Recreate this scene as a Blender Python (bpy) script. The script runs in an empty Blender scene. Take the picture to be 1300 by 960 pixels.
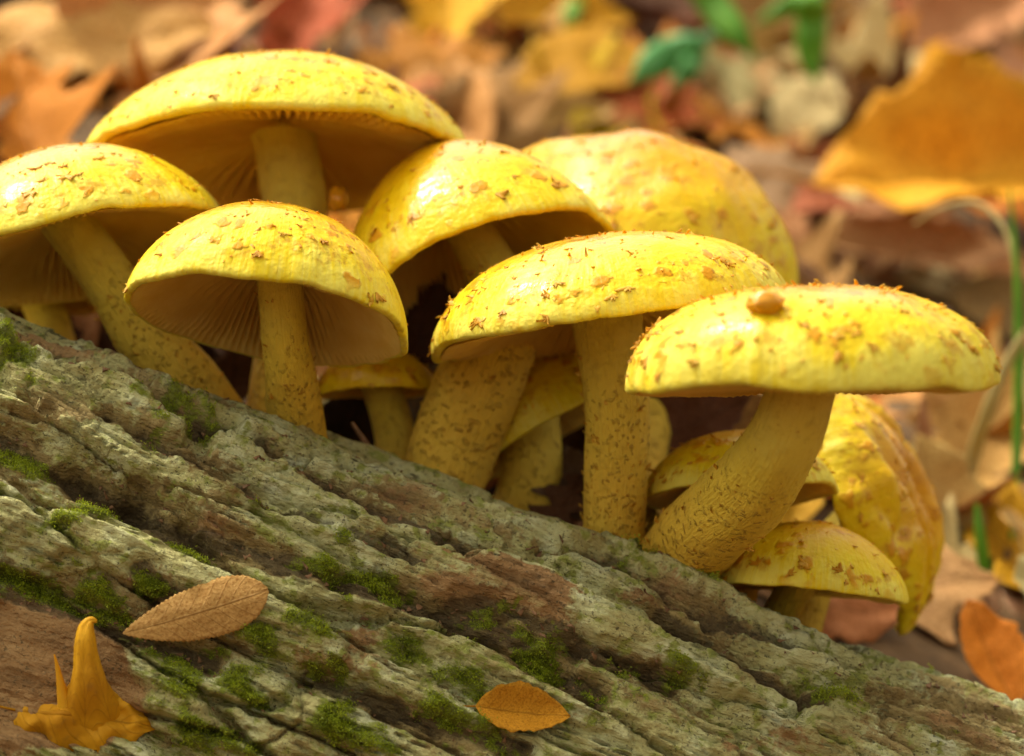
import bpy, math, random
import numpy as np
from mathutils import Vector, Matrix

R_ = math.radians
rng = np.random.default_rng(7)
random.seed(7)
scene = bpy.context.scene
col = scene.collection

# ------------------------------------------------------------------ camera, sky, sun, exposure
D0, LENS, CZ = 0.75, 104.0, 0.62
cam = bpy.data.cameras.new('camera')
cam.lens = LENS
cam.sensor_width = 36.0
cam.sensor_fit = 'HORIZONTAL'
cam.clip_start = 0.02
cam.clip_end = 400.0
cam.dof.use_dof = True
cam.dof.focus_distance = 0.722
cam.dof.aperture_fstop = 8.5
cam_o = bpy.data.objects.new('camera', cam)
cam_o.location = (0, -D0, CZ)
cam_o.rotation_euler = (R_(90), 0, 0)
col.objects.link(cam_o)
scene.camera = cam_o

SUN_EL, SUN_AZ = 60.0, -68.0          # azimuth measured from +Y (away from camera) towards +X
world = bpy.data.worlds.new('World')
scene.world = world
world.use_nodes = True
wn = world.node_tree.nodes
wl = world.node_tree.links
bg = wn['Background']
sky = wn.new('ShaderNodeTexSky')
sky.sky_type = 'NISHITA'
sky.sun_disc = False
sky.sun_elevation = R_(SUN_EL)
sky.sun_rotation = R_(SUN_AZ)
sky.air_density = 1.0
sky.dust_density = 6.0
sky.ozone_density = 1.0
hs = wn.new('ShaderNodeHueSaturation')
hs.inputs['Saturation'].default_value = 0.10
wl.new(sky.outputs[0], hs.inputs['Color'])
warm = wn.new('ShaderNodeMix')            # light filtered by autumn leaves
warm.data_type = 'RGBA'
warm.blend_type = 'MULTIPLY'
warm.inputs['Factor'].default_value = 1.0
warm.inputs[7].default_value = (1.0, 0.97, 0.80, 1)
wl.new(hs.outputs[0], warm.inputs[6])
wl.new(warm.outputs[2], bg.inputs['Color'])
bg.inputs['Strength'].default_value = 0.15

sun = bpy.data.lights.new('sun', 'SUN')
sun.energy = 1.05
sun.angle = R_(11)
sun.color = (1.0, 0.96, 0.84)
sun_o = bpy.data.objects.new('sun', sun)
sd = Vector((math.sin(R_(SUN_AZ)) * math.cos(R_(SUN_EL)), math.cos(R_(SUN_AZ)) * math.cos(R_(SUN_EL)), math.sin(R_(SUN_EL))))
sun_o.rotation_euler = sd.to_track_quat('Z', 'Y').to_euler()
sun_o.location = (-1, 0, 3)
col.objects.link(sun_o)

vs = scene.view_settings
vs.view_transform = 'Standard'
vs.look = 'None'
vs.exposure = 1.3
vs.gamma = 1.0
vs.use_curve_mapping = False
scene.cycles.use_denoising = True
scene.cycles.max_bounces = 7
scene.cycles.diffuse_bounces = 4
scene.cycles.caustics_reflective = False
scene.cycles.caustics_refractive = False

# ------------------------------------------------------------------ helpers
K = 36.0 / LENS / 1300.0               # metres per photo pixel at one metre


def P(px, py, d):
    return np.array([(px - 650.0) * K * d, d - D0, CZ + (480.0 - py) * K * d])


_perm = np.random.default_rng(11).permutation(256)
_perm = np.concatenate([_perm, _perm, _perm])
_g = np.random.default_rng(12).normal(size=(256, 3))
_g /= np.linalg.norm(_g, axis=1)[:, None]


def perlin(x, y, z=0.0):
    x, y, z = np.broadcast_arrays(np.asarray(x, float), np.asarray(y, float), np.asarray(z, float))
    xi, yi, zi = np.floor(x).astype(int), np.floor(y).astype(int), np.floor(z).astype(int)
    xf, yf, zf = x - xi, y - yi, z - zi
    xi &= 255; yi &= 255; zi &= 255
    u, v, w = (t * t * t * (t * (t * 6 - 15) + 10) for t in (xf, yf, zf))
    out = 0.0
    for dx in (0, 1):
        wx = u if dx else 1 - u
        a = _perm[xi + dx]
        for dy in (0, 1):
            wy = v if dy else 1 - v
            b = _perm[a + yi + dy]
            for dz in (0, 1):
                wz = w if dz else 1 - w
                g = _g[_perm[b + zi + dz] & 255]
                out = out + wx * wy * wz * (g[..., 0] * (xf - dx) + g[..., 1] * (yf - dy) + g[..., 2] * (zf - dz))
    return out * 1.5


def fbm(x, y, z=0.0, o=4, gain=0.5):
    s, a, f = 0.0, 1.0, 1.0
    for k in range(o):
        s = s + a * perlin(np.asarray(x) * f + 17.3 * k, np.asarray(y) * f - 9.1 * k, np.asarray(z) * f + 3.7 * k)
        a *= gain
        f *= 2.03
    return s


def sstep(a, b, x):
    t = np.clip((x - a) / (b - a), 0, 1)
    return t * t * (3 - 2 * t)


def mesh_np(name, V, F, smooth=True):
    """V (n,3), F (m,k) with one face size k."""
    V = np.ascontiguousarray(V, dtype=np.float32)
    F = np.ascontiguousarray(F, dtype=np.int32)
    me = bpy.data.meshes.new(name)
    me.vertices.add(len(V))
    me.vertices.foreach_set('co', V.ravel())
    m, k = F.shape
    me.loops.add(m * k)
    me.loops.foreach_set('vertex_index', F.ravel())
    me.polygons.add(m)
    me.polygons.foreach_set('loop_start', np.arange(0, m * k, k, dtype=np.int32))
    me.polygons.foreach_set('use_smooth', np.full(m, smooth, dtype=bool))
    me.update(calc_edges=True)
    me.validate()
    return me


def attr(me, name, data):
    data = np.ascontiguousarray(data, dtype=np.float32)
    if data.ndim == 1:
        a = me.attributes.new(name, 'FLOAT', 'POINT')
        a.data.foreach_set('value', data)
    else:
        a = me.attributes.new(name, 'FLOAT_VECTOR', 'POINT')
        a.data.foreach_set('vector', data.ravel())


def obj(name, me, mat=None, parent=None, loc=(0, 0, 0)):
    o = bpy.data.objects.new(name, me)
    col.objects.link(o)
    o.location = loc
    if mat is not None and me is not None and not me.materials:
        me.materials.append(mat)
    if parent is not None:
        o.parent = parent
    return o


def tag(o, label=None, cat=None, group=None, kind=None):
    if label: o['label'] = label
    if cat: o['category'] = cat
    if group: o['group'] = group
    if kind: o['kind'] = kind
    return o


def grid_faces(nr, nc, wrap=False):
    i = np.arange(nr - 1)[:, None]
    j = np.arange(nc if wrap else nc - 1)[None, :]
    j2 = (j + 1) % nc
    return np.stack([i * nc + j, i * nc + j2, (i + 1) * nc + j2, (i + 1) * nc + j], -1).reshape(-1, 4)


def catmull(pts, n):
    pts = np.asarray(pts, float)
    p = np.vstack([2 * pts[0] - pts[1], pts, 2 * pts[-1] - pts[-2]])
    m = len(pts) - 1
    out = []
    for t in np.linspace(0, m - 1e-6, n):
        i = int(t)
        f = t - i
        a, b, c, d = p[i], p[i + 1], p[i + 2], p[i + 3]
        out.append(0.5 * (2 * b + (c - a) * f + (2 * a - 5 * b + 4 * c - d) * f * f + (3 * b - a - 3 * c + d) * f ** 3))
    return np.array(out)


# ------------------------------------------------------------------ materials
class NT:
    def __init__(self, name):
        self.m = bpy.data.materials.new(name)
        self.m.use_nodes = True
        self.t = self.m.node_tree
        self.b = self.t.nodes['Principled BSDF']
        self.out = self.t.nodes['Material Output']

    def n(self, typ, **kw):
        nd = self.t.nodes.new(typ)
        for k, v in kw.items():
            setattr(nd, k, v)
        return nd

    def link(self, a, b):
        self.t.links.new(a, b)

    def put(self, sock, v):
        if hasattr(v, 'is_linked'):
            self.link(v, sock)
        else:
            sock.default_value = v

    def attr(self, name, vec=False):
        nd = self.n('ShaderNodeAttribute', attribute_name=name)
        return nd.outputs['Vector' if vec else 'Fac']

    def objco(self):
        return self.n('ShaderNodeTexCoord').outputs['Object']

    def noise(self, vec, scale, detail=4, rough=0.55, dist=0.0):
        nd = self.n('ShaderNodeTexNoise')
        self.put(nd.inputs['Vector'], vec)
        nd.inputs['Scale'].default_value = scale
        nd.inputs['Detail'].default_value = detail
        nd.inputs['Roughness'].default_value = rough
        nd.inputs['Distortion'].default_value = dist
        return nd.outputs['Fac']

    def voro(self, vec, scale, feature='F1', out='Distance', rnd=1.0):
        nd = self.n('ShaderNodeTexVoronoi', feature=feature)
        self.put(nd.inputs['Vector'], vec)
        nd.inputs['Scale'].default_value = scale
        nd.inputs['Randomness'].default_value = rnd
        return nd.outputs[out]

    def math(self, op, a, b=0.0, c=0.0, clamp=False):
        nd = self.n('ShaderNodeMath', operation=op, use_clamp=clamp)
        self.put(nd.inputs[0], a)
        self.put(nd.inputs[1], b)
        self.put(nd.inputs[2], c)
        return nd.outputs[0]

    def rng(self, v, a, b, c=0.0, d=1.0):
        nd = self.n('ShaderNodeMapRange', interpolation_type='SMOOTHSTEP')
        self.put(nd.inputs[0], v)
        for i, x in enumerate((a, b, c, d)):
            nd.inputs[i + 1].default_value = x
        return nd.outputs[0]

    def ramp(self, v, stops, interp='LINEAR'):
        nd = self.n('ShaderNodeValToRGB')
        nd.color_ramp.interpolation = interp
        el = nd.color_ramp.elements
        while len(el) < len(stops):
            el.new(0.5)
        for e, (p, c) in zip(el, stops):
            e.position = p
            e.color = (*c, 1)
        self.put(nd.inputs[0], v)
        return nd.outputs[0]

    def mix(self, f, a, b, mode='MIX'):
        nd = self.n('ShaderNodeMix', data_type='RGBA', blend_type=mode)
        self.put(nd.inputs['Factor'], f)
        for s, v in ((nd.inputs[6], a), (nd.inputs[7], b)):
            self.put(s, (*v, 1) if isinstance(v, tuple) and len(v) == 3 else v)
        return nd.outputs[2]

    def vscale(self, v, s):
        nd = self.n('ShaderNodeVectorMath', operation='MULTIPLY')
        self.put(nd.inputs[0], v)
        nd.inputs[1].default_value = s
        return nd.outputs[0]

    def bump(self, h, dist, strength=1.0, normal=None):
        nd = self.n('ShaderNodeBump')
        nd.inputs['Distance'].default_value = dist
        nd.inputs['Strength'].default_value = strength
        self.put(nd.inputs['Height'], h)
        if normal is not None:
            self.link(normal, nd.inputs['Normal'])
        return nd.outputs[0]

    def set(self, **kw):
        names = dict(color='Base Color', rough='Roughness', spec='Specular IOR Level', coat='Coat Weight', coatr='Coat Roughness',
                     sss='Subsurface Weight', sssr='Subsurface Radius', ssss='Subsurface Scale', normal='Normal', coatn='Coat Normal', sheen='Sheen Weight')
        for k, v in kw.items():
            if isinstance(v, tuple) and k == 'color':
                v = (*v, 1)
            self.put(self.b.inputs[names[k]], v)

    def translucent(self, colr, fac, normal=None):
        tr = self.n('ShaderNodeBsdfTranslucent')
        self.put(tr.inputs['Color'], (*colr, 1) if isinstance(colr, tuple) else colr)
        mx = self.n('ShaderNodeMixShader')
        mx.inputs[0].default_value = fac
        self.link(self.b.outputs[0], mx.inputs[1])
        self.link(tr.outputs[0], mx.inputs[2])
        self.link(mx.outputs[0], self.out.inputs['Surface'])


def mat_cap():
    t = NT('mushroom_cap')
    oc = t.objco()
    rad = t.attr('rad')
    fib = t.attr('fib', True)
    info = t.n('ShaderNodeObjectInfo')
    sep = t.n('ShaderNodeSeparateColor')
    t.link(info.outputs['Color'], sep.inputs[0])
    gold = sep.outputs[0]                       # how golden this cap is
    off = t.n('ShaderNodeVectorMath', operation='ADD')
    t.link(oc, off.inputs[0])
    sc = t.n('ShaderNodeVectorMath', operation='SCALE')
    sc.inputs[0].default_value = (3.1, 7.7, 5.3)
    t.link(info.outputs['Random'], sc.inputs['Scale'])
    t.link(sc.outputs[0], off.inputs[1])
    oc = off.outputs[0]
    n1 = t.noise(oc, 60, 4, 0.6)
    n2 = t.noise(oc, 220, 4, 0.6)
    st = t.noise(fib, 5.5, 4, 0.6)
    r2 = t.math('ADD', rad, t.math('MULTIPLY', t.math('SUBTRACT', n1, 0.5), 0.65))
    r2 = t.math('ADD', r2, t.math('MULTIPLY', t.math('SUBTRACT', st, 0.5), 0.35))
    r2 = t.math('SUBTRACT', t.math('SUBTRACT', r2, gold), 0.07)
    c = t.ramp(r2, [(0.0, (0.56, 0.23, 0.001)), (0.40, (0.60, 0.30, 0.001)), (0.66, (0.64, 0.40, 0.002)), (0.82, (0.67, 0.49, 0.012)), (0.95, (0.70, 0.58, 0.085))])
    # blotches of golden pigment under the scales
    vo = t.n('ShaderNodeTexVoronoi', feature='F1')
    wv = t.n('ShaderNodeVectorMath', operation='ADD')
    nz = t.n('ShaderNodeTexNoise')
    nz.inputs['Scale'].default_value = 260
    t.link(oc, nz.inputs['Vector'])
    ns = t.vscale(nz.outputs['Color'], (0.006, 0.006, 0.006))
    t.link(oc, wv.inputs[0]); t.link(ns, wv.inputs[1])
    t.link(wv.outputs[0], vo.inputs['Vector'])
    vo.inputs['Scale'].default_value = 190
    vsep = t.n('ShaderNodeSeparateColor')
    t.link(vo.outputs['Color'], vsep.inputs[0])
    thr = t.rng(vsep.outputs[0], 0.15, 0.9, 0.05, 0.50)
    spot = t.rng(t.math('SUBTRACT', vo.outputs['Distance'], thr), -0.22, 0.05, 1.0, 0.0)
    spot = t.math('MULTIPLY', spot, t.rng(rad, 1.02, 0.97))
    c = t.mix(t.math('MULTIPLY', spot, 0.95), c, (0.52, 0.22, 0.002))
    # ragged brown fibres near the margin
    fr = t.math('MULTIPLY', t.rng(t.noise(oc, 190, 5, 0.7), 0.50, 0.62), t.math('MULTIPLY', t.rng(rad, 0.80, 0.90), t.rng(rad, 0.99, 0.95)))
    c = t.mix(t.math('MULTIPLY', fr, 0.75), c, (0.48, 0.25, 0.015))
    c = t.mix(t.math('MULTIPLY', t.rng(st, 0.52, 0.75), 0.25), c, (0.52, 0.34, 0.02))
    # tiny specks of soil
    sp = t.rng(t.voro(oc, 420, out='Distance'), 0.10, 0.06)
    sp = t.math('MULTIPLY', sp, t.rng(t.noise(oc, 90, 2), 0.60, 0.66))
    c = t.mix(sp, c, (0.10, 0.05, 0.012))
    c = t.mix(t.rng(rad, 1.0, 1.06), c, (0.70, 0.55, 0.13))
    ctr = t.math('MULTIPLY', t.rng(r2, 1.0, 0.45), t.rng(t.noise(oc, 34, 3), 0.40, 0.58, 0.25, 1.0))
    rough = t.math('SUBTRACT', t.rng(n2, 0.3, 0.7, 0.38, 0.6), t.math('MULTIPLY', ctr, 0.14))
    h = t.math('ADD', t.math('MULTIPLY', n1, 1.0), t.math('ADD', t.math('MULTIPLY', st, 0.16), t.math('MULTIPLY', n2, 0.14)))
    h = t.math('ADD', h, t.math('MULTIPLY', spot, 0.3))
    nb = t.bump(h, 0.0022, 0.7)
    nc_ = t.bump(t.math('ADD', n1, t.math('ADD', t.math('MULTIPLY', st, 0.2), t.math('MULTIPLY', t.noise(oc, 330, 2, 0.5), 0.35))), 0.0018, 0.42)
    h2 = t.noise(oc, 480, 3, 0.6)
    nb2 = t.bump(h2, 0.0005, 0.5, nb)
    t.set(color=c, rough=rough, spec=0.10, normal=nb2, coat=t.math('MULTIPLY', ctr, 1.0), coatr=0.09, coatn=nc_,
          sss=0.12, ssss=0.004)
    t.b.inputs['Subsurface Radius'].default_value = (1.0, 0.6, 0.15)
    t.b.inputs['Coat IOR'].default_value = 1.36
    return t.m


def mat_gills():
    t = NT('mushroom_gills')
    oc = t.objco()
    n = t.noise(oc, 120, 4)
    rad = t.attr('rad')
    c = t.ramp(n, [(0.3, (0.74, 0.50, 0.10)), (0.6, (0.82, 0.60, 0.15)), (0.8, (0.84, 0.66, 0.20))])
    t.set(color=c, rough=0.75, spec=0.2)
    t.translucent((0.9, 0.5, 0.03), 0.28)
    return t.m


def mat_stem():
    t = NT('mushroom_stem')
    oc = t.objco()
    tt = t.attr('t')
    fib = t.attr('fib', True)
    n1 = t.noise(oc, 90, 4, 0.6)
    n2 = t.noise(oc, 300, 4, 0.65)
    st = t.noise(t.vscale(fib, (1, 1, 0.12)), 9, 4, 0.6)
    tv = t.math('ADD', tt, t.math('MULTIPLY', t.math('SUBTRACT', n1, 0.5), 0.5))
    c = t.ramp(tv, [(0.0, (0.74, 0.58, 0.09)), (0.3, (0.74, 0.53, 0.05)), (0.6, (0.74, 0.49, 0.05)), (1.0, (0.72, 0.42, 0.04))])
    vo = t.n('ShaderNodeTexVoronoi', feature='F1')
    mv = t.n('ShaderNodeVectorMath', operation='ADD')
    nz = t.n('ShaderNodeTexNoise'); nz.inputs['Scale'].default_value = 2.2; nz.inputs['Detail'].default_value = 3
    t.link(fib, nz.inputs['Vector'])
    t.link(fib, mv.inputs[0])
    t.link(t.vscale(nz.outputs['Color'], (0.9, 0.9, 0.55)), mv.inputs[1])
    t.link(mv.outputs[0], vo.inputs['Vector'])
    vo.inputs['Scale'].default_value = 3.6
    sp = t.rng(vo.outputs['Distance'], 0.42, 0.25)
    vs_ = t.n('ShaderNodeSeparateColor')
    t.link(vo.outputs['Color'], vs_.inputs[0])
    sp = t.math('MULTIPLY', sp, t.rng(vs_.outputs[0], 0.25, 0.5))
    sp = t.math('MULTIPLY', sp, t.rng(tt, 0.18, 0.45))
    c = t.mix(t.math('MULTIPLY', sp, t.rng(n1, 0.3, 0.7, 0.15, 0.8)), c, (0.40, 0.19, 0.016))
    c = t.mix(t.math('MULTIPLY', t.rng(n2, 0.5, 0.7), 0.35), c, (0.44, 0.26, 0.03))
    h = t.math('ADD', t.math('ADD', t.math('MULTIPLY', st, 0.5), t.math('MULTIPLY', n2, 0.5)), t.math('MULTIPLY', sp, 0.5))
    t.set(color=c, rough=0.62, spec=0.3, normal=t.bump(h, 0.0022, 0.9))
    t.b.inputs['Subsurface Radius'].default_value = (1.0, 0.6, 0.15)
    return t.m


def mat_scale():
    t = NT('mushroom_scale')
    info = t.n('ShaderNodeObjectInfo')
    n = t.math('ADD', t.math('MULTIPLY', t.noise(t.objco(), 700, 3), 0.6), t.math('MULTIPLY', info.outputs['Random'], 0.4))
    c = t.ramp(n, [(0.24, (0.58, 0.27, 0.010)), (0.5, (0.70, 0.38, 0.015)), (0.72, (0.78, 0.52, 0.05))])
    t.set(color=c, rough=0.5, spec=0.4)
    t.translucent((0.85, 0.45, 0.012), 0.4)
    return t.m


def mat_stem_scale():
    t = NT('stem_scale')
    n = t.noise(t.objco(), 500, 3)
    t.set(color=t.ramp(n, [(0.3, (0.36, 0.16, 0.012)), (0.5, (0.58, 0.30, 0.03)), (0.7, (0.72, 0.46, 0.07))]), rough=0.7, spec=0.2)
    return t.m


def mat_leaf_common(name, color_sock_fn):
    t = NT(name)
    base = color_sock_fn(t)
    oc = t.objco()
    n1 = t.noise(oc, 45, 5, 0.6)
    n2 = t.noise(oc, 320, 4, 0.6)
    u = t.attr('u')
    v = t.attr('v')
    au = t.math('ABSOLUTE', u)
    c = t.mix(t.rng(n1, 0.35, 0.75), base, t.mix(1.0, base, (0.62, 0.50, 0.40), 'MULTIPLY'))
    c = t.mix(t.math('MULTIPLY', t.rng(n2, 0.55, 0.75), 0.3), c, (0.16, 0.08, 0.03))
    w = t.math('SINE', t.math('MULTIPLY', t.math('SUBTRACT', v, t.math('MULTIPLY', au, 0.16)), 62.0))
    vein = t.rng(w, 0.90, 1.0)
    mid = t.rng(au, 0.05, 0.015)
    ve = t.math('MAXIMUM', t.math('MULTIPLY', vein, 0.4), mid)
    c = t.mix(t.math('MULTIPLY', ve, 0.45), c, t.mix(1.0, base, (0.45, 0.36, 0.3), 'MULTIPLY'))
    h = t.math('ADD', t.math('MULTIPLY', n1, 0.6), t.math('ADD', t.math('MULTIPLY', ve, 0.5), t.math('MULTIPLY', n2, 0.15)))
    t.set(color=c, rough=t.rng(n1, 0.3, 0.7, 0.5, 0.8), spec=0.2, normal=t.bump(h, 0.0015, 0.6))
    t.translucent(t.mix(1.0, c, (1.0, 0.8, 0.5), 'MULTIPLY'), 0.22)
    return t.m


def mat_bark():
    t = NT('bark')
    oc = t.objco()
    fl = t.attr('fl', True)                     # (along, around, 0) surface coordinates in metres
    lich, moss, brown, wet = (t.attr(k) for k in ('lichen', 'moss', 'brown', 'dark'))  # wet reads the dark mask: shade painted into recesses
    st = t.vscale(fl, (0.35, 1.0, 1.0))
    n1 = t.noise(st, 130, 6, 0.65)
    n2 = t.noise(fl, 420, 5, 0.65)
    n3 = t.noise(st, 900, 4, 0.6)
    n4 = t.noise(fl, 75, 5, 0.6)
    c = t.ramp(n1, [(0.25, (0.12, 0.075, 0.026)), (0.45, (0.28, 0.19, 0.07)), (0.6, (0.38, 0.28, 0.11)), (0.8, (0.48, 0.38, 0.17))])
    # crustose lichen, grey green
    lc = t.ramp(n4, [(0.3, (0.36, 0.29, 0.11)), (0.48, (0.47, 0.43, 0.18)), (0.60, (0.56, 0.54, 0.28)), (0.75, (0.68, 0.68, 0.46))])
    lc = t.mix(t.rng(t.noise(fl, 240, 4), 0.52, 0.64), lc, (0.30, 0.31, 0.07))
    lf = t.rng(t.math('ADD', lich, t.math('MULTIPLY', t.math('SUBTRACT', n2, 0.5), 1.4)), 0.32, 0.62)
    c = t.mix(lf, c, lc)
    # warm inner bark
    bf = t.rng(t.math('ADD', brown, t.math('MULTIPLY', t.math('SUBTRACT', n2, 0.5), 0.9)), 0.4, 0.65)
    bc = t.ramp(n1, [(0.3, (0.17, 0.085, 0.03)), (0.5, (0.34, 0.19, 0.075)), (0.7, (0.46, 0.28, 0.12))])
    c = t.mix(bf, c, bc)
    # recess shade painted dark into the furrows and cracks
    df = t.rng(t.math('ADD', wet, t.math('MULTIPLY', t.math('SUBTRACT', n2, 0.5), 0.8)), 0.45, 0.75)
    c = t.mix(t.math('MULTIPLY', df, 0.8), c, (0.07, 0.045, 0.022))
    # green algae film and moss
    mf = t.rng(t.math('ADD', moss, t.math('MULTIPLY', t.math('SUBTRACT', n2, 0.5), 1.0)), 0.38, 0.62)
    mc = t.ramp(n2, [(0.3, (0.06, 0.075, 0.008)), (0.5, (0.15, 0.18, 0.012)), (0.7, (0.26, 0.30, 0.02))])
    c = t.mix(t.math('MULTIPLY', mf, 0.85), c, mc)
    # dark specks
    sp = t.math('MULTIPLY', t.rng(t.noise(fl, 1000, 3, 0.7), 0.54, 0.66), t.rng(t.noise(fl, 160, 3), 0.38, 0.55))
    c = t.mix(t.math('MULTIPLY', sp, 0.75), c, (0.05, 0.04, 0.02))
    c = t.mix(t.math('MULTIPLY', t.rng(n3, 0.5, 0.75), 0.25), c, (0.09, 0.06, 0.03))
    h = t.math('ADD', t.math('ADD', n1, t.math('MULTIPLY', n2, 0.7)), t.math('MULTIPLY', n3, 0.5))
    t.set(color=c, rough=0.82, spec=0.25, normal=t.bump(h, 0.0030, 1.0))
    return t.m


def mat_plain(name, c1, c2, scale, rough=0.7, bump=0.001, trans=None):
    t = NT(name)
    n = t.noise(t.objco(), scale, 5, 0.6)
    t.set(color=t.ramp(n, [(0.3, c1), (0.7, c2)]), rough=rough, spec=0.3, normal=t.bump(n, bump, 0.7))
    if trans:
        t.translucent(trans, 0.3)
    return t.m


M = {}
M['cap'] = mat_cap()
M['gills'] = mat_gills()
M['stem'] = mat_stem()
M['scale'] = mat_scale()
M['stem_scale'] = mat_stem_scale()
M['bark'] = mat_bark()
M['leaf'] = mat_leaf_common('fallen_leaf', lambda t: t.n('ShaderNodeObjectInfo').outputs['Color'])
M['litter'] = mat_leaf_common('litter_leaf', lambda t: t.ramp(t.attr('hue'), [
    (0.0, (0.22, 0.10, 0.03)), (0.3, (0.42, 0.22, 0.08)), (0.55, (0.48, 0.27, 0.13)), (0.75, (0.50, 0.16, 0.04)), (1.0, (0.58, 0.30, 0.02))]))
M['soil'] = mat_plain('forest_soil', (0.05, 0.028, 0.012), (0.22, 0.12, 0.05), 60, 0.9, 0.004)
M['wood'] = mat_plain('rotten_wood', (0.12, 0.065, 0.03), (0.30, 0.17, 0.08), 90, 0.85, 0.002)
M['grass'] = mat_plain('grass', (0.07, 0.22, 0.012), (0.17, 0.38, 0.03), 70, 0.5, 0.0006, (0.22, 0.42, 0.03))
M['teal'] = mat_plain('herb_leaf', (0.05, 0.20, 0.05), (0.14, 0.36, 0.12), 30, 0.4, 0.0006, (0.2, 0.5, 0.08))
M['straw'] = mat_plain('straw', (0.36, 0.26, 0.08), (0.52, 0.42, 0.18), 60, 0.6, 0.0004, (0.5, 0.4, 0.1))
M['twig'] = mat_plain('twig', (0.10, 0.05, 0.02), (0.26, 0.13, 0.06), 300, 0.7, 0.0004)
M['moss'] = mat_plain('moss', (0.13, 0.17, 0.008), (0.36, 0.42, 0.02), 150, 0.6, 0.0003, (0.45, 0.5, 0.03))
M['yellow'] = mat_plain('yellow_leaf', (0.72, 0.34, 0.01), (0.80, 0.46, 0.03), 70, 0.45, 0.001, (0.8, 0.4, 0.02))
M['deadleaf'] = mat_leaf_common('dead_or_shade_leaf', lambda t: t.n('ShaderNodeObjectInfo').outputs['Color'])


# ------------------------------------------------------------------ ground: a wooded slope that climbs behind the log
def gz(x, y):
    x = np.asarray(x, float)
    y = np.asarray(y, float)
    z = CZ - 0.047 - 0.30 * np.tanh(x * 0.30 / 0.30 / 1.0) * 0.95
    yy = y - 0.10
    z = z + np.where(yy > 0, 6.0 * np.tanh(yy * 0.47 / 6.0), 4.0 * np.tanh(yy * 0.40 / 4.0))
    z = z - 0.14 * sstep(0.06, -0.06, y)
    z = z + 0.010 * perlin(x * 9, y * 9, 2.2) * sstep(0.0, 0.2, y) + 0.10 * perlin(x * 1.1, y * 1.1, 5.0) * sstep(1.5, 4.0, np.hypot(x, y))
    return z


def axis_pts(lo, hi, step, far):
    a = np.arange(lo, hi + step / 2, step)
    g = step * 1.18 ** np.arange(1, 80)
    e = np.cumsum(g)
    e = e[e < far]
    return np.concatenate([lo - e[::-1], a, hi + e])


gx = axis_pts(-0.8, 0.8, 0.02, 150)
gy = axis_pts(-0.8, 1.8, 0.02, 150)
GX, GY = np.meshgrid(gx, gy)
V = np.stack([GX, GY, gz(GX, GY)], -1).reshape(-1, 3)
tag(obj('ground', mesh_np('ground', V, grid_faces(len(gy), len(gx))), M['soil']), kind='structure')


def G(px, py):
    """where the sight line through a pixel meets the ground"""
    ds = np.arange(0.80, 4.0, 0.002)
    p = P(px, py, 1.0) - np.array([0, -D0, CZ])
    x, y, z = p[0] * ds, p[1] * ds * 1.0, p[2] * ds
    p1 = np.array([(px - 650) * K, 1.0, (480 - py) * K])
    X = p1[0] * ds; Y = ds - D0; Z = CZ + p1[2] * ds
    hit = np.where(Z < gz(X, Y))[0]
    i = hit[0] if len(hit) else len(ds) - 1
    return np.array([X[i], Y[i], Z[i]]), ds[i]


# ------------------------------------------------------------------ the log
LA = math.atan2(872 - 398, 1230)
AX = np.array([math.cos(LA), 0, -math.sin(LA)])
NU = np.array([math.sin(LA), 0, math.cos(LA)])
LA_A, LA_F, LA_B = 0.120, 0.050, 0.080
LC = P(615, 635, 0.75) - NU * LA_A
_phi = np.linspace(-math.pi, math.pi, 4001)
_cy = np.where(_phi > 0, -LA_F, -LA_B) * np.sin(_phi)
_cn = LA_A * np.cos(_phi)
_w = np.concatenate([[0], np.cumsum(np.hypot(np.diff(_cy), np.diff(_cn)))])
_w -= np.interp(0, _phi, _w)


def log_base(S, W):
    ph = np.interp(W, _w, _phi)
    b = np.where(ph > 0, LA_F, LA_B)
    n = LA_A * np.cos(ph)
    y = -b * np.sin(ph)
    nn, ny = np.cos(ph) / LA_A, -np.sin(ph) / b
    l = np.hypot(nn, ny)
    pos = LC + S[..., None] * AX + n[..., None] * NU + y[..., None] * np.array([0, 1.0, 0])
    nor = (nn / l)[..., None] * NU + (ny / l)[..., None] * np.array([0, 1.0, 0])
    return pos, nor


def SW(px, py):
    d = 0.72
    for _ in range(8):
        p = P(px, py, d) - LC
        s = p @ AX
        n = min(max(p @ NU / LA_A, -0.999), 0.9999)
        ph = math.acos(n)
        d = 0.75 - LA_F * math.sin(ph)
    return s, float(np.interp(ph, _phi, _w))


def polydist(S, W, pts):
    q = [SW(*p) for p in pts]
    best = np.full(S.shape, 1e9)
    for (s0, w0), (s1, w1) in zip(q[:-1], q[1:]):
        dx, dy = s1 - s0, w1 - w0
        t = np.clip(((S - s0) * dx + (W - w0) * dy) / (dx * dx + dy * dy), 0, 1)
        best = np.minimum(best, np.hypot(S - s0 - t * dx, W - w0 - t * dy))
    return best


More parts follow.
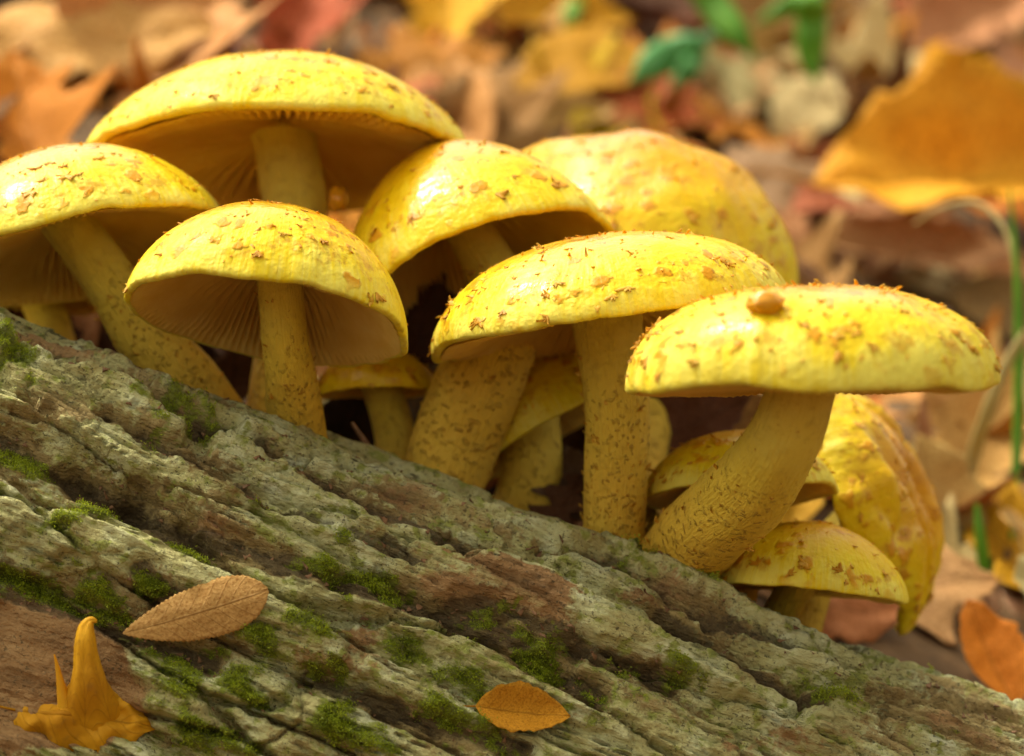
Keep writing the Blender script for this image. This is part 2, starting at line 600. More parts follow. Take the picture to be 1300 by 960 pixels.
FURROWS = [  # pixel polyline, half width (m), depth (m)
    ([(45, 425), (85, 450), (160, 472), (230, 512), (285, 535)], 0.0030, 0.011),
    ([(95, 592), (125, 606), (170, 628)], 0.0042, 0.012),
    ([(170, 628), (240, 672), (300, 694), (360, 712), (430, 738)], 0.0030, 0.007),
    ([(430, 738), (520, 762), (640, 800), (710, 842), (760, 875)], 0.0030, 0.006),
    ([(690, 690), (780, 708), (860, 752), (960, 792), (1080, 835), (1190, 872)], 0.0024, 0.008),
    ([(0, 738), (70, 758), (120, 782), (190, 812), (260, 838)], 0.0034, 0.007),
    ([(330, 560), (420, 612), (520, 662), (600, 690), (660, 702)], 0.0018, 0.005),
    ([(0, 545), (70, 585), (110, 596)], 0.0026, 0.006),
    ([(180, 726), (230, 762), (290, 775)], 0.0030, 0.006),
    ([(560, 765), (640, 770), (760, 828), (860, 862)], 0.0022, 0.0045),
    ([(140, 515), (260, 590), (340, 636), (430, 668), (540, 716)], 0.0016, 0.004),
    ([(400, 860), (520, 905), (660, 950)], 0.0028, 0.006),
    ([(840, 770), (900, 800), (990, 850), (1050, 885)], 0.0022, 0.005),
]
MOSS = [(50, 760, 80), (20, 735, 60), (100, 745, 50), (140, 775, 45), (210, 850, 60), (300, 862, 50), (365, 800, 50), (340, 812, 40), (400, 795, 40),
        (435, 722, 45), (480, 735, 35), (500, 750, 30), (640, 800, 45), (690, 835, 40), (700, 850, 45), (560, 848, 45), (520, 820, 35), (760, 852, 60),
        (830, 712, 40), (870, 732, 45), (230, 515, 55), (10, 555, 30), (40, 590, 35), (30, 440, 45), (55, 470, 30), (130, 640, 26), (90, 660, 30),
        (250, 700, 28), (195, 740, 35), (860, 850, 40), (1050, 865, 30), (330, 650, 16), (440, 690, 22), (600, 905, 60), (250, 925, 70), (450, 930, 60), (420, 845, 40), (185, 560, 14)]


def bark(S, W):
    Wp = W - 0.10 * S
    Wq = Wp + 0.0042 * perlin(S / 0.065, W / 0.03, 0.3) + 0.0010 * perlin(S / 0.016, W / 0.010, 1.3)
    Sq = S + 0.006 * perlin(S / 0.02, W / 0.008, 4.4)
    # broad ridges
    rd = 1 - np.abs(perlin(S / 0.21, Wq / 0.016, 8.1)) * 2.0
    h = 0.0030 * rd + 0.002 * perlin(S / 0.08, W / 0.035, 2.7)
    # plates
    cu, cv = Sq / 0.066, Wq / 0.0118
    iu, iv = np.floor(cu).astype(int), np.floor(cv).astype(int)
    f1 = np.full(S.shape, 9.0); f2 = np.full(S.shape, 9.0)
    cid = np.zeros(S.shape, int); dxm = np.zeros(S.shape); dym = np.zeros(S.shape)

    def hsh(a, b, k):
        v = np.sin(a * 127.1 + b * 311.7 + k * 74.7) * 43758.5453
        return v - np.floor(v)
    for du in (-1, 0, 1):
        for dv in (-1, 0, 1):
            a, b = iu + du, iv + dv
            x = a + 0.5 * (b & 1) * 0.9 + hsh(a, b, 1) * 0.85 - cu
            y = b + 0.15 + hsh(a, b, 2) * 0.7 - cv
            d = np.sqrt(x * x + y * y)
            m = d < f1
            f2 = np.where(m, f1, np.minimum(f2, d))
            f1 = np.where(m, d, f1)
            cid = np.where(m, (a + 500) * 1000 + (b + 500), cid)
            dxm = np.where(m, x, dxm); dym = np.where(m, y, dym)
    e = f2 - f1
    ca, cb = cid // 1000, cid % 1000
    r1, r2, r3 = hsh(ca, cb, 3), hsh(ca, cb, 4), hsh(ca, cb, 5)
    cm = sstep(-0.25, 0.25, perlin(S / 0.03, W / 0.02, 6.6))
    crack = sstep(0.15, 0.03, e + 0.09 * perlin(S / 0.004, W / 0.003, 1.0))
    h = h + (r1 - 0.5) * 0.0058 + dxm * (r2 - 0.5) * 0.0030 + dym * (r3 - 0.5) * 0.0040
    h = h - 0.0080 * crack * (0.35 + 0.65 * cm)
    # flaky terraces
    n = fbm(S / 0.110 + 0.12 * perlin(S / 0.01, W / 0.01, 9.), Wp / 0.0105, 3.3, o=4, gain=0.42) * 3.4
    fr = n - np.floor(n)
    h = h + 0.0017 * (np.floor(n) + sstep(0.86, 0.98, fr))
    n = fbm(S / 0.045, Wp / 0.0050, 7.3, o=3, gain=0.5) * 2.4
    fr = n - np.floor(n)
    h = h + 0.0008 * (np.floor(n) + sstep(0.82, 0.97, fr))
    # transverse cracks and fine fissures
    tc = 1 - np.abs(perlin(Sq / 0.017, Wq / 0.012, 12.4)) * 9
    h = h - 0.0026 * np.clip(tc, 0, 1) ** 2 * sstep(0.05, 0.35, perlin(S / 0.03, W / 0.02, 15.2))
    fs = 1 - np.abs(perlin(Sq / 0.060, Wq / 0.0030, 5.1)) * 7
    h = h - 0.0032 * np.clip(fs, 0, 1) ** 1.3 * sstep(-0.2, 0.3, perlin(S / 0.02, W / 0.012, 33.))
    h = h + 0.00035 * fbm(S / 0.0045, W / 0.0013, 1.9, o=2)
    h = 0.0075 * np.tanh(h / 0.0075)
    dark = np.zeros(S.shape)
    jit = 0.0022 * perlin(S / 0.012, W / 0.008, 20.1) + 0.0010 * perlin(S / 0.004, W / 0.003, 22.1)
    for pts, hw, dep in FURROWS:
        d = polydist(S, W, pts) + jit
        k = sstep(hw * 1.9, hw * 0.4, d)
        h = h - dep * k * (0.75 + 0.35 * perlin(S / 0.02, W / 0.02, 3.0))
        dark = np.maximum(dark, k * 0.75)  # painted shade along the furrows
    moss = np.zeros(S.shape)
    for px, py, r in MOSS:
        s, w = SW(px, py)
        rr = r * 0.2e-3 * 0.95
        moss = np.maximum(moss, np.exp(-(((S - s) / (rr * 1.2)) ** 2 + ((W - w) / (rr * 0.75)) ** 2)))
    moss = moss * 0.70 + 0.55 * fbm(S / 0.011, W / 0.006, 31., o=4, gain=0.6) - 0.02
    # bare, finely fibrous brown wood at the lower left
    s, w = SW(45, 850)
    bare = np.clip(1.35 - np.sqrt(((S - s) / 0.026) ** 2 + ((W - w) / 0.0155) ** 2), 0, 1)
    bare = sstep(0.2, 0.5, bare + 0.12 * perlin(S / 0.01, W / 0.006, 2.0))
    hb = -0.004 + 0.0007 * fbm(S / 0.02, W / 0.0022, 41., o=4)
    h = h * (1 - bare) + hb * bare
    lich = 0.74 + 0.80 * fbm(S / 0.05, W / 0.018, 51., o=4) + h * 42 - 0.5 * dark - 1.2 * bare
    br = 0.08 + 0.75 * fbm(S / 0.035, W / 0.014, 61., o=3) - 0.25 * (h > 0.004) + 1.2 * bare
    for px, py, rx, ry in ((640, 735, 95, 32), (90, 410, 110, 16), (190, 492, 70, 14), (560, 745, 60, 22)):
        s, w = SW(px, py)
        br = br + 0.9 * np.exp(-(((S - s) / (rx * 2e-4)) ** 2 + ((W - w) / (ry * 2e-4)) ** 2))
        lich = lich - 0.5 * np.exp(-(((S - s) / (rx * 2e-4)) ** 2 + ((W - w) / (ry * 2e-4)) ** 2))
    moss = moss * (1 - bare)
    h = h + 0.0008 * sstep(0.4, 0.8, moss) * (1 + fbm(S / 0.002, W / 0.002, 71., o=2))
    dark = np.maximum(dark, 0.45 * crack * cm)  # weaker painted shade in the plate cracks
    return h, cid, lich, moss, br, dark


s_fine = np.arange(-0.168, 0.186, 0.00052)
es = np.cumsum(0.00052 * 1.25 ** np.arange(1, 60)); es = es[es < 0.16]
ss = np.concatenate([s_fine[0] - es[::-1], s_fine, s_fine[-1] + es])
w_f = np.arange(-0.035, 0.150, 0.00052)
wmin, wmax = _w[0], _w[-1]
wa = np.concatenate([np.arange(wmin, -0.037, 0.003), w_f, np.arange(0.152, wmax - 0.001, 0.003)])
S, W = np.meshgrid(ss, wa, indexing='ij')
hh, cid, lich, moss, brn, drk = bark(S, W)
edge = sstep(0.0, 0.02, S - ss[0]) * sstep(0.0, 0.02, ss[-1] - S)
pos, nor = log_base(S, W)
LV = pos + nor * (hh - 0.001)[..., None]
for k_, (sc_, am_) in enumerate(((0.0050, 0.0003), (0.0022, 0.00035))):
    LV = LV + am_ * np.stack([perlin((LV[..., 0] + LV[..., 2] * -0.4) / (sc_ * 2.2) + 31 * q_, LV[..., 1] / sc_, LV[..., 2] / sc_ + 7 * q_ + k_) for q_ in range(3)], -1)
nr, nc = S.shape
Fq = grid_faces(nr, nc, wrap=True)[:, ::-1]
fid = cid.ravel()[Fq[:, 0]]
LVf = LV.reshape(-1, 3)
# plates that show in the picture
fc = LVf[Fq[:, 0]]
dep = fc[:, 1] + D0
fpx = 650 + fc[:, 0] / (K * dep)
fpy = 480 - (fc[:, 2] - CZ) / (K * dep)
vis = (fpx > -20) & (fpx < 1320) & (fpy < 980) & (W.ravel()[Fq[:, 0]] > -0.012)
log_root = obj('fallen_log', None)
log_root.location = LC
tag(log_root, 'mossy fallen log with ridged grey-green bark sloping beneath the mushrooms', 'log')
attrs = dict(lichen=lich.ravel(), moss=moss.ravel(), brown=brn.ravel(), dark=drk.ravel())
_rel = LVf - LC
flv = np.stack([_rel @ AX, _rel @ NU, _rel[:, 1]], -1)


def log_piece(name, faces):
    used, inv = np.unique(faces, return_inverse=True)
    me = mesh_np(name, LVf[used] - LC, inv.reshape(faces.shape))
    for k, v in attrs.items():
        attr(me, k, v[used])
    attr(me, 'fl', flv[used])
    return obj(name, me, M['bark'], log_root)


ids, cnt = np.unique(fid[vis], return_counts=True)
big = ids[cnt > 500]
big = big[np.argsort(-cnt[cnt > 500])][:260]
order = np.argsort(fid, kind='stable')
sf = fid[order]
is_big = np.isin(fid, big)
log_piece('bark', Fq[~is_big])
for b in big:
    a0, a1 = np.searchsorted(sf, [b, b + 1])
    log_piece('bark_plate', Fq[order[a0:a1]])
# cut ends
for end, idx in (('a', 0), ('b', nr - 1)):
    ring = LV[idx]
    ctr = ring.mean(0)
    rings = [ctr + (ring - ctr) * k for k in (1.0, 0.7, 0.4, 0.15)]
    Vv = np.vstack(rings) - LC
    Ff = grid_faces(4, nc, wrap=True)
    obj('cut_end', mesh_np('cut_end', Vv, Ff if idx else Ff[:, ::-1], False), M['wood'], log_root)

from mathutils.bvhtree import BVHTree
sub = (S.ravel()[Fq[:, 0]] > -0.17) & (S.ravel()[Fq[:, 0]] < 0.19)
log_bvh = BVHTree.FromPolygons([tuple(v) for v in LVf.tolist()], [tuple(f) for f in Fq[sub][::1].tolist()])


def L(px, py):
    """where the sight line through a pixel meets the bark: point, smooth normal"""
    o = Vector((0, -D0, CZ))
    dr = (Vector(P(px, py, 1.0)) - o).normalized()
    hit = log_bvh.ray_cast(o, dr)
    s, w = SW(px, py)
    _, n = log_base(np.array(s), np.array(w))
    return np.array(hit[0]) if hit[0] else P(px, py, 0.7), n


# moss tufts
w_m = np.clip(moss - 0.5, 0, 1).ravel() * ((S > -0.165) & (S < 0.185) & (W > -0.02) & (W < 0.14)).ravel()
pick = rng.choice(len(w_m), 13000, p=w_m / w_m.sum())
mp, mn = LVf[pick], nor.reshape(-1, 3)[pick]
MV, MF = [], []
nb = 5
for k in range(nb):
    ln = (0.0003 + 0.0006 * rng.random(len(pick)))[:, None]
    dirn = mn * 0.8 + rng.normal(size=mp.shape) * 0.55 + np.array([0, -0.1, 0.25])
    dirn /= np.linalg.norm(dirn, axis=1)[:, None]
    sd_ = np.cross(dirn, rng.normal(size=mp.shape)); sd_ /= np.linalg.norm(sd_, axis=1)[:, None]
    wd = ln * 0.22
    b = mp + rng.normal(size=mp.shape) * 0.0005 - mn * 0.0002
    MV.append(np.stack([b - sd_ * wd * 0.5, b + dirn * ln * 0.5 - sd_ * wd, b + dirn * ln, b + dirn * ln * 0.5 + sd_ * wd], 1).reshape(-1, 3))
MV = np.vstack(MV)
MF = np.arange(len(MV)).reshape(-1, 4)
tag(obj('moss', mesh_np('moss', MV, MF, False), M['moss']), 'short bright green moss growing in the furrows of the log', 'moss', kind='stuff')


# ------------------------------------------------------------------ mushrooms
def flake_mesh(seed, spike=1.0):
    r = np.random.default_rng(seed)
    # a little curled scale: width along x, length along y, tip lifted, torn end
    us = np.array([-1, -0.5, 0, 0.5, 1.0])
    rows = np.array([0, 0.35, 0.7, 1.0])
    top = []
    for v in rows:
        wv = (0.46 * (1 - 0.72 * v ** 1.4)) * (1 + 0.25 * r.normal())
        for u in us:
            x = u * wv + 0.08 * r.normal() * v
            y = v * (1.0 - 0.18 * abs(u)) + 0.10 * r.normal() * v
            z = 0.02 + spike * 0.55 * v ** 2 - 0.10 * abs(u) + 0.03 * r.normal()
            top.append((x, y - 0.35, z))
    top = np.array(top)
    bot = top.copy(); bot[:, 2] -= 0.14
    bot[:5, 2] -= 0.15
    n = len(top)
    f = grid_faces(4, 5)
    F = [f, f[:, ::-1] + n]
    ring = [0, 1, 2, 3, 4, 9, 14, 19, 18, 17, 16, 15, 10, 5]
    side = [[ring[(i + 1) % 14], ring[i], ring[i] + n, ring[(i + 1) % 14] + n] for i in range(14)]
    return np.vstack([top, bot]), np.vstack(F + [np.array(side)])


FLAKES = [flake_mesh(i, s) for i, s in enumerate((0.4, 0.8, 1.2, 0.12, 0.22, 1.6))]


def tuft_mesh(seed):
    """a fibrous scale: torn tips radiating from one root, mostly down the cap"""
    r = np.random.default_rng(seed)
    V, F, k = [], [], 0
    for i in range(r.integers(5, 8)):
        a = r.normal() * 1.0
        ln, wd, up = r.uniform(0.45, 1.0), r.uniform(0.10, 0.22), r.uniform(0.05, 0.45)
        c, s_ = math.cos(a), math.sin(a)
        pts = []
        for v in (-0.25, 0.2, 0.65, 1.0):
            w = wd * (1 - 0.85 * max(v, 0) ** 1.3) * (0.6 if v < 0 else 1)
            z = 0.10 + up * max(v, 0) ** 2 - (0.12 if v < 0 else 0)
            for u, dz in ((-1, -0.08), (0, 0.06), (1, -0.08)):
                x, y = u * w + 0.05 * r.normal(), v * ln
                pts.append((x * c - y * s_, x * s_ + y * c, z + dz))
        top = np.array(pts)
        bot = top - np.array([0, 0, 0.10])
        f = grid_faces(4, 3)
        ring = [0, 1, 2, 5, 8, 11, 10, 9, 6, 3]
        side = np.array([[ring[(q + 1) % 10], ring[q], ring[q] + 12, ring[(q + 1) % 10] + 12] for q in range(10)])
        V += [top, bot]
        F += [f + k, f[:, ::-1] + 12 + k, side + k]
        k += 24
    me = mesh_np('cap_scale', np.vstack(V), np.vstack(F))
    me.materials.append(M['scale'])
    return me


TUFT_ME = [tuft_mesh(900 + i) for i in range(8)]


def frame(n, t):
    n = n / np.linalg.norm(n)
    t = t - n * (t @ n)
    t = t / (np.linalg.norm(t) + 1e-12)
    return np.stack([np.cross(t, n), t, n], 1)     # columns x, y(along), z(normal)


def scatter_flakes(name, pts, nrm, dirs, sizes, r, parent, loc0, mat='scale'):
    VV, FF, k = [], [], 0
    for p, n, d, s in zip(pts, nrm, dirs, sizes):
        v, f = FLAKES[r.integers(len(FLAKES))]
        m = frame(n, d)
        VV.append((v * s * np.array([r.uniform(0.6, 1.1), 1, r.uniform(0.3, 1.1)])) @ m.T + p)
        FF.append(f + k)
        k += len(v)
    o = obj(name, mesh_np(name, np.vstack(VV), np.vstack(FF)), M[mat], parent)
    o['kind'] = 'stuff'
    return o


def tube(path, rad, nseg, seed, amp=0.03, flare=None):
    n = len(path)
    tan = np.gradient(path, axis=0)
    tan /= np.linalg.norm(tan, axis=1)[:, None]
    ref = np.array([0, 1.0, 0])
    V = []
    th = np.linspace(0, 2 * math.pi, nseg, endpoint=False)
    s = np.concatenate([[0], np.cumsum(np.linalg.norm(np.diff(path, axis=0), axis=1))])
    fib = []
    for i in range(n):
        x = np.cross(ref, tan[i]); x /= np.linalg.norm(x)
        y = np.cross(tan[i], x)
        rr = rad[i] * (1 + amp * perlin(np.cos(th) * 1.3 + seed, np.sin(th) * 1.3, s[i] * 60) + amp * 0.5 * perlin(np.cos(th) * 4 + seed, np.sin(th) * 4, s[i] * 200))
        V.append(path[i] + rr[:, None] * (np.cos(th)[:, None] * x + np.sin(th)[:, None] * y))
        fib.append(np.stack([np.cos(th) * 1.3, np.sin(th) * 1.3, np.full(nseg, s[i] / 0.0062)], -1))
    V = np.array(V)
    return V, np.array(fib), s / s[-1]


def mushroom(label, cx, cy, d, R, H, lean, roll, stem, p=2.0, q=1.6, conc=0.35, wave=0.034, gold=0.0, seed=1, ngill=110,
             rim=(), n_big=20, n_small=130, small=1.0, stem_scales=0, spiky=1.0, lump=0.012, cap_mat='cap', margin=0.035, tear=0.0, ridge=0.0):
    r = np.random.default_rng(seed)
    u = K * d
    R *= u; H *= u
    C = P(cx, cy, d)
    rx, ry = -R_(lean), -R_(roll)
    Rx = np.array([[1, 0, 0], [0, math.cos(rx), -math.sin(rx)], [0, math.sin(rx), math.cos(rx)]])
    Ry = np.array([[math.cos(ry), 0, math.sin(ry)], [0, 1, 0], [-math.sin(ry), 0, math.cos(ry)]])
    Mx = Ry @ Rx
    nth = 144
    th = np.linspace(0, 2 * math.pi, nth, endpoint=False)
    ct, st_ = np.cos(th), np.sin(th)
    wz = wave * R * (perlin(ct * 1.4 + seed, st_ * 1.4, 0.5) * 1.6 + 0.5 * perlin(ct * 4 + seed, st_ * 4, 1.5)) + 0.006 * R * perlin(ct * 14 + seed, st_ * 14, 2.5)
    wr = 1 + wave * 0.9 * perlin(ct * 1.6 - seed, st_ * 1.6, 3.5) * 1.6 + wave * 0.35 * perlin(ct * 6 - seed, st_ * 6, 4.5) + 0.016 * perlin(ct * 22, st_ * 22, seed)
    if tear:
        wr = wr - tear * np.clip(perlin(ct * 9 + seed, st_ * 9, 9.5), 0, 1)
    for a, dr, dz, wdt in rim:
        da = np.abs((np.degrees(th) - a + 180) % 360 - 180)
        g = np.exp(-(da / wdt) ** 2)
        wr = wr + dr * g
        wz = wz + dz * R * g
    prof, rad = [], []
    for a in np.linspace(0.0, 1.0, 44):
        a = a * math.pi / 2
        prof.append((math.sin(a) ** (2 / p), max(math.cos(a), 0.0) ** (2 / q) * H))
    mz = margin * R
    for a in np.linspace(0.15, 1, 6):
        a = a * math.pi * 0.62
        prof.append((1 - 0.030 * (1 - math.cos(a)) * 1.1, -mz * 0.62 * math.sin(a) - mz * 0.1))
    n_out = len(prof)
    zin0 = prof[-1][1]
    rin = prof[-1][0]
    def zu(x):
        return zin0 + conc * H * (1 - np.minimum(x / rin, 1) ** 2.2)
    for x in np.linspace(rin - 0.02, 0.02, 12):
        prof.append((x, float(zu(x)) + 0.015 * R))
    V, RA, FB = [], [], []
    for i, (x, z) in enumerate(prof):
        e = min(x, 1.0) ** 3
        rr = x * R * (1 + (wr - 1) * e)
        lx, ly = rr * ct, rr * st_
        lz = np.full(nth, z) + wz * e
        if i < n_out:
            nn = lump * R * (perlin(lx / R * 2.2 + seed, ly / R * 2.2, 7.7) + 0.35 * perlin(lx / R * 6 + seed, ly / R * 6, 7.7)) * (1 if x < 0.999 else 0.4)
            if ridge:
                nn = nn - ridge * R * np.clip(1 - 3.2 * np.abs(perlin(lx / R * 0.9 + seed, ly / R * 3.2, 4.2)), 0, 1) * (1 - 0.5 * x)
            lz = lz + nn
        V.append(np.stack([lx, ly, lz], -1))
        RA.append(np.full(nth, x if i < 44 else (1.0 if i < n_out else 1.2)))
        FB.append(np.stack([ct * 6, st_ * 6, np.full(nth, x * 0.9 + seed)], -1))
    V = np.array(V)
    Vw = V @ Mx.T + C
    # stem path
    top = C + Mx @ np.array([0, 0, float(zu(0.0)) + 0.012 * R])
    pts = [np.append(top, stem[0][3] * K * d / 2 * (1.0))]
    for (sx, sy, sdp, sw) in stem[1:]:
        pts.append(np.append(P(sx, sy, sdp), sw * K * sdp / 2))
    base = pts[-1][:3].copy()
    root = obj('mushroom', None)
    root.location = base
    tag(root, label, 'mushroom', None)
    nring = len(prof)
    F = grid_faces(nring, nth, wrap=True)
    cap_me = mesh_np('cap', Vw.reshape(-1, 3) - base, F)
    attr(cap_me, 'rad', np.array(RA).ravel())
    attr(cap_me, 'fib', np.array(FB).reshape(-1, 3))
    cap = obj('cap', cap_me, M[cap_mat], root)
    cap.color = (gold, 0, 0, 1)
    # gills
    na = ngill * 2
    tg = np.linspace(0, 2 * math.pi, na, endpoint=False)
    wzg = np.interp(tg, np.append(th, 2 * math.pi), np.append(wz, wz[0]))
    wrg = np.interp(tg, np.append(th, 2 * math.pi), np.append(wr, wr[0]))
    GV = []
    r0 = stem[0][3] * K * d / 2 / R * 0.85
    alt = (np.arange(na) % 2).astype(float)
    lng = np.where((np.arange(na) // 2) % 2 == 0, 1.0, 0.0)
    xs = np.linspace(rin - 0.006, r0, 13)
    for x in xs:
        e = x ** 3
        f = (rin - x) / (rin - r0)
        depth = 0.075 * R * min(1, f * 5) * (1 - 0.35 * f)
        full = np.where(lng > 0, 1.0, np.clip((x - 0.45) * 4, 0, 1))
        z = zu(x) - 0.004 * R - depth * alt * full + wzg * e + 0.004 * R * perlin(tg * 8, x * 4, seed)
        rr = x * R * (1 + (wrg - 1) * e)
        GV.append(np.stack([rr * np.cos(tg), rr * np.sin(tg), z], -1))
    GVw = np.array(GV) @ Mx.T + C
    gme = mesh_np('gills', GVw.reshape(-1, 3) - base, grid_faces(len(xs), na, wrap=True), False)
    attr(gme, 'rad', np.repeat(xs, na))
    obj('gills', gme, M['gills'], root)
    # stem
    pr = catmull(pts, 46)
    pr[:4, 3] *= np.array([1.12, 1.07, 1.03, 1.01])
    SV, SF, tt = tube(pr[:, :3], pr[:, 3], 36, seed, 0.07)
    sme = mesh_np('stem', SV.reshape(-1, 3) - base, grid_faces(46, 36, wrap=True))
    attr(sme, 't', np.repeat(tt, 36))
    attr(sme, 'fib', SF.reshape(-1, 3))
    stem_o = obj('stem', sme, M['stem'], root)
    if stem_scales:
        ii = r.integers(7, 44, stem_scales); jj = r.integers(0, 36, stem_scales)
        keep = r.random(stem_scales) < np.clip(tt[ii] * 1.5, 0.1, 1)
        ii, jj = ii[keep], jj[keep]
        cpt = pr[ii, :3]
        pp = SV[ii, jj]
        nn = pp - cpt
        upd = pr[np.maximum(ii - 1, 0), :3] - cpt
        upd = upd / np.linalg.norm(upd, axis=1)[:, None] + 0.35 * r.normal(size=upd.shape)
        scatter_flakes('stem_scales', pp - base - nn * 0.03, nn, upd, r.uniform(0.0011, 0.0026, len(ii)), r, stem_o, base, 'stem_scale')
    # scales on the cap: a few large ones singly, the fine ones together
    def sample(n, size_fn):
        out = []
        while len(out) < n:
            x = math.sqrt(r.random())
            if r.random() > (0.35 + 0.65 * (1 - x) * spiky + 0.45 * (x > 0.84)):
                continue
            j = r.integers(nth)
            i = int(np.argmin([abs(pp_[0] - x) for pp_ in prof[:44]]))
            i = min(max(i, 1), 42)
            pt = Vw[i, j]
            tdir = Vw[i + 1, j] - Vw[i - 1, j]
            sdir = Vw[i, (j + 1) % nth] - Vw[i, j - 1]
            nrm = np.cross(tdir, sdir)
            if nrm @ (Mx @ np.array([0, 0, 1.0])) < 0:
                nrm = -nrm
            tdir = tdir / np.linalg.norm(tdir) + 0.7 * r.normal(size=3)
            out.append((pt - base, nrm, tdir, size_fn(x)))
        return out
    big_s = sample(int(n_big * 2.0), lambda x: r.uniform(0.0013, 0.0028) * (0.85 + 0.5 * (x > 0.84)))
    for (pt, nrm, tdir, s) in big_s:
        o = obj('cap_scale', TUFT_ME[r.integers(len(TUFT_ME))], None, cap)
        m = frame(nrm, tdir) * s * np.array([r.uniform(0.7, 1.3), 1.0, r.uniform(0.35, 0.7)])
        mm = Matrix([[*m[0], pt[0]], [*m[1], pt[1]], [*m[2], pt[2]], [0, 0, 0, 1]])
        o.matrix_basis = mm
    sm = sample(int(n_small * 1.3), lambda x: r.uniform(0.0007, 0.0019) * small)
    scatter_flakes('fine_scales', [a[0] for a in sm], [a[1] for a in sm], [a[2] for a in sm], [a[3] for a in sm], r, cap, base)
    return root


# highest cap, back left
mushroom('highest mushroom, its broad domed cap raised above all the others with gills showing', 359, 205, 0.815, 241, 132, 12.5, 1.0,
         [(373, 190, .816, 80), (376, 300, .812, 80), (366, 430, .80, 80), (345, 570, .79, 84)], p=1.95, q=1.45, conc=0.40, gold=0.02, seed=3, wave=0.03,
         n_big=26, n_small=150, rim=[(180, 0.0, 0.06, 30), (-90, 0, 0.02, 40), (0, 0.0, 0.03, 25)], spiky=0.8)
# cap at the left border
mushroom('glossy mushroom tucked under the highest cap, with a long stem slanting down to the log', 92, 322, 0.775, 202, 136, 11, 15,
         [(118, 310, .775, 62), (148, 370, .776, 72), (190, 432, .778, 82), (246, 500, .782, 88), (275, 545, .785, 90)], p=1.9, q=1.45, conc=0.4, gold=0.04, seed=5,
         n_big=22, n_small=120, stem_scales=160, spiky=0.5)
# front left cap
mushroom('arched mushroom whose slim straight stem stands on the log beneath the highest cap', 338, 405, 0.735, 183, 148, 15, -7,
         [(352, 370, .737, 56), (362, 430, .745, 60), (374, 520, .760, 72), (378, 590, .768, 78)], p=2.0, q=1.6, conc=0.62, gold=0.02, seed=8,
         n_big=22, n_small=120, stem_scales=120, rim=[(-90, 0, 0.03, 40), (0, 0.02, -0.06, 30)], spiky=0.5)
# hooded cap in the middle with the thick scaly stem
mushroom('hooded mushroom with a drooping bell cap and a very thick scaly leaning stem', 602, 345, 0.79, 182, 176, 16, 21,
         [(640, 300, .79, 52), (640, 380, .79, 74), (616, 468, .785, 112), (575, 570, .785, 110), (548, 660, .785, 104)], p=1.75, q=1.5, conc=0.72, gold=0.10, seed=13,
         n_big=22, n_small=80, stem_scales=330, rim=[(185, 0.02, -0.12, 40), (0, 0.02, -0.10, 30)], wave=0.03, spiky=0.5)
# big cap behind
mushroom('big dome-capped mushroom behind the others, with a dented shiny cap and no gills showing', 792, 345, 0.86, 228, 174, -7, -6,
         [(810, 380, .86, 90), (808, 500, .84, 95), (790, 660, .81, 100)], p=2.2, q=1.7, gold=0.10, seed=17, n_big=34, n_small=200, lump=0.055, wave=0.03,
         rim=[(200, 0.06, 0.05, 40)], spiky=1.0)
# centre front cap
mushroom('flat-domed mushroom with an upright scaly pale stem, its cap overlapped by a spiky cap', 775, 416, 0.755, 231, 116, 5.5, 8.0,
         [(779, 425, .755, 92), (783, 520, .757, 82), (781, 620, .762, 80), (778, 720, .768, 84)], p=2.2, q=1.75, conc=0.45, gold=0.02, seed=21,
         n_big=34, n_small=230, stem_scales=330, spiky=0.9)
# front right cap
mushroom('broad mushroom with a spiky-topped cap and a thick stem curving down to the log', 1028, 489, 0.69, 236, 127, 0.8, 0.6,
         [(1014, 508, .69, 84), (1000, 545, .695, 94), (952, 622, .722, 108), (888, 682, .750, 108), (838, 740, .770, 104)], p=2.5, q=2.0, conc=0.3, gold=0.0, seed=26,
         n_big=44, n_small=300, stem_scales=300, spiky=1.2, margin=0.05, small=1.1)
# small ones underneath
mushroom('small shaded mushroom half hidden behind a thick leaning stem, its cap hanging to one side', 705, 545, 0.805, 118, 108, 8, 30,
         [(690, 560, .806, 60), (672, 610, .802, 80), (650, 690, .798, 84)], p=2.0, q=1.6, conc=0.5, gold=0.08, seed=31, n_big=10, n_small=50)
mushroom('small mushroom with a ragged-topped cap behind the curved stem of the spiky cap', 938, 628, 0.775, 124, 82, 11, 3,
         [(945, 640, .785, 55), (940, 690, .785, 60), (925, 770, .785, 64)], p=2.0, q=1.6, conc=0.5, gold=0.0, seed=36, n_big=12, n_small=140, small=1.1, spiky=1.3)
mushroom('lowest small mushroom resting its yellow cap against the log edge', 1026, 751, 0.760, 125, 90, 5, -6,
         [(1000, 760, .763, 44), (985, 790, .774, 46), (972, 830, .784, 48)], p=2.0, q=1.6, conc=0.4, gold=0.0, seed=41, n_big=12, n_small=70)
mushroom('sagging orange-yellow mushroom with a wet cap hanging almost upside down over the leaf litter', 1092, 634, 0.812, 150, 84, -15, -65,
         [(1060, 650, .797, 60), (1040, 720, .797, 64), (1010, 800, .79, 66), (990, 850, .785, 66)], p=2.4, q=1.9, conc=0.5, gold=0.10, seed=46, n_big=26, n_small=80, lump=0.07, wave=0.09, ridge=0.16,
         rim=[(0, 0.10, -0.06, 30)])
mushroom('small dim mushroom sheltered under the arched cap near a thin twig', 478, 498, 0.80, 78, 58, 6, 2,
         [(500, 505, .80, 52), (502, 560, .80, 52), (500, 640, .795, 56)], p=2.0, q=1.7, conc=0.6, gold=0.2, seed=51, n_big=6, n_small=40)
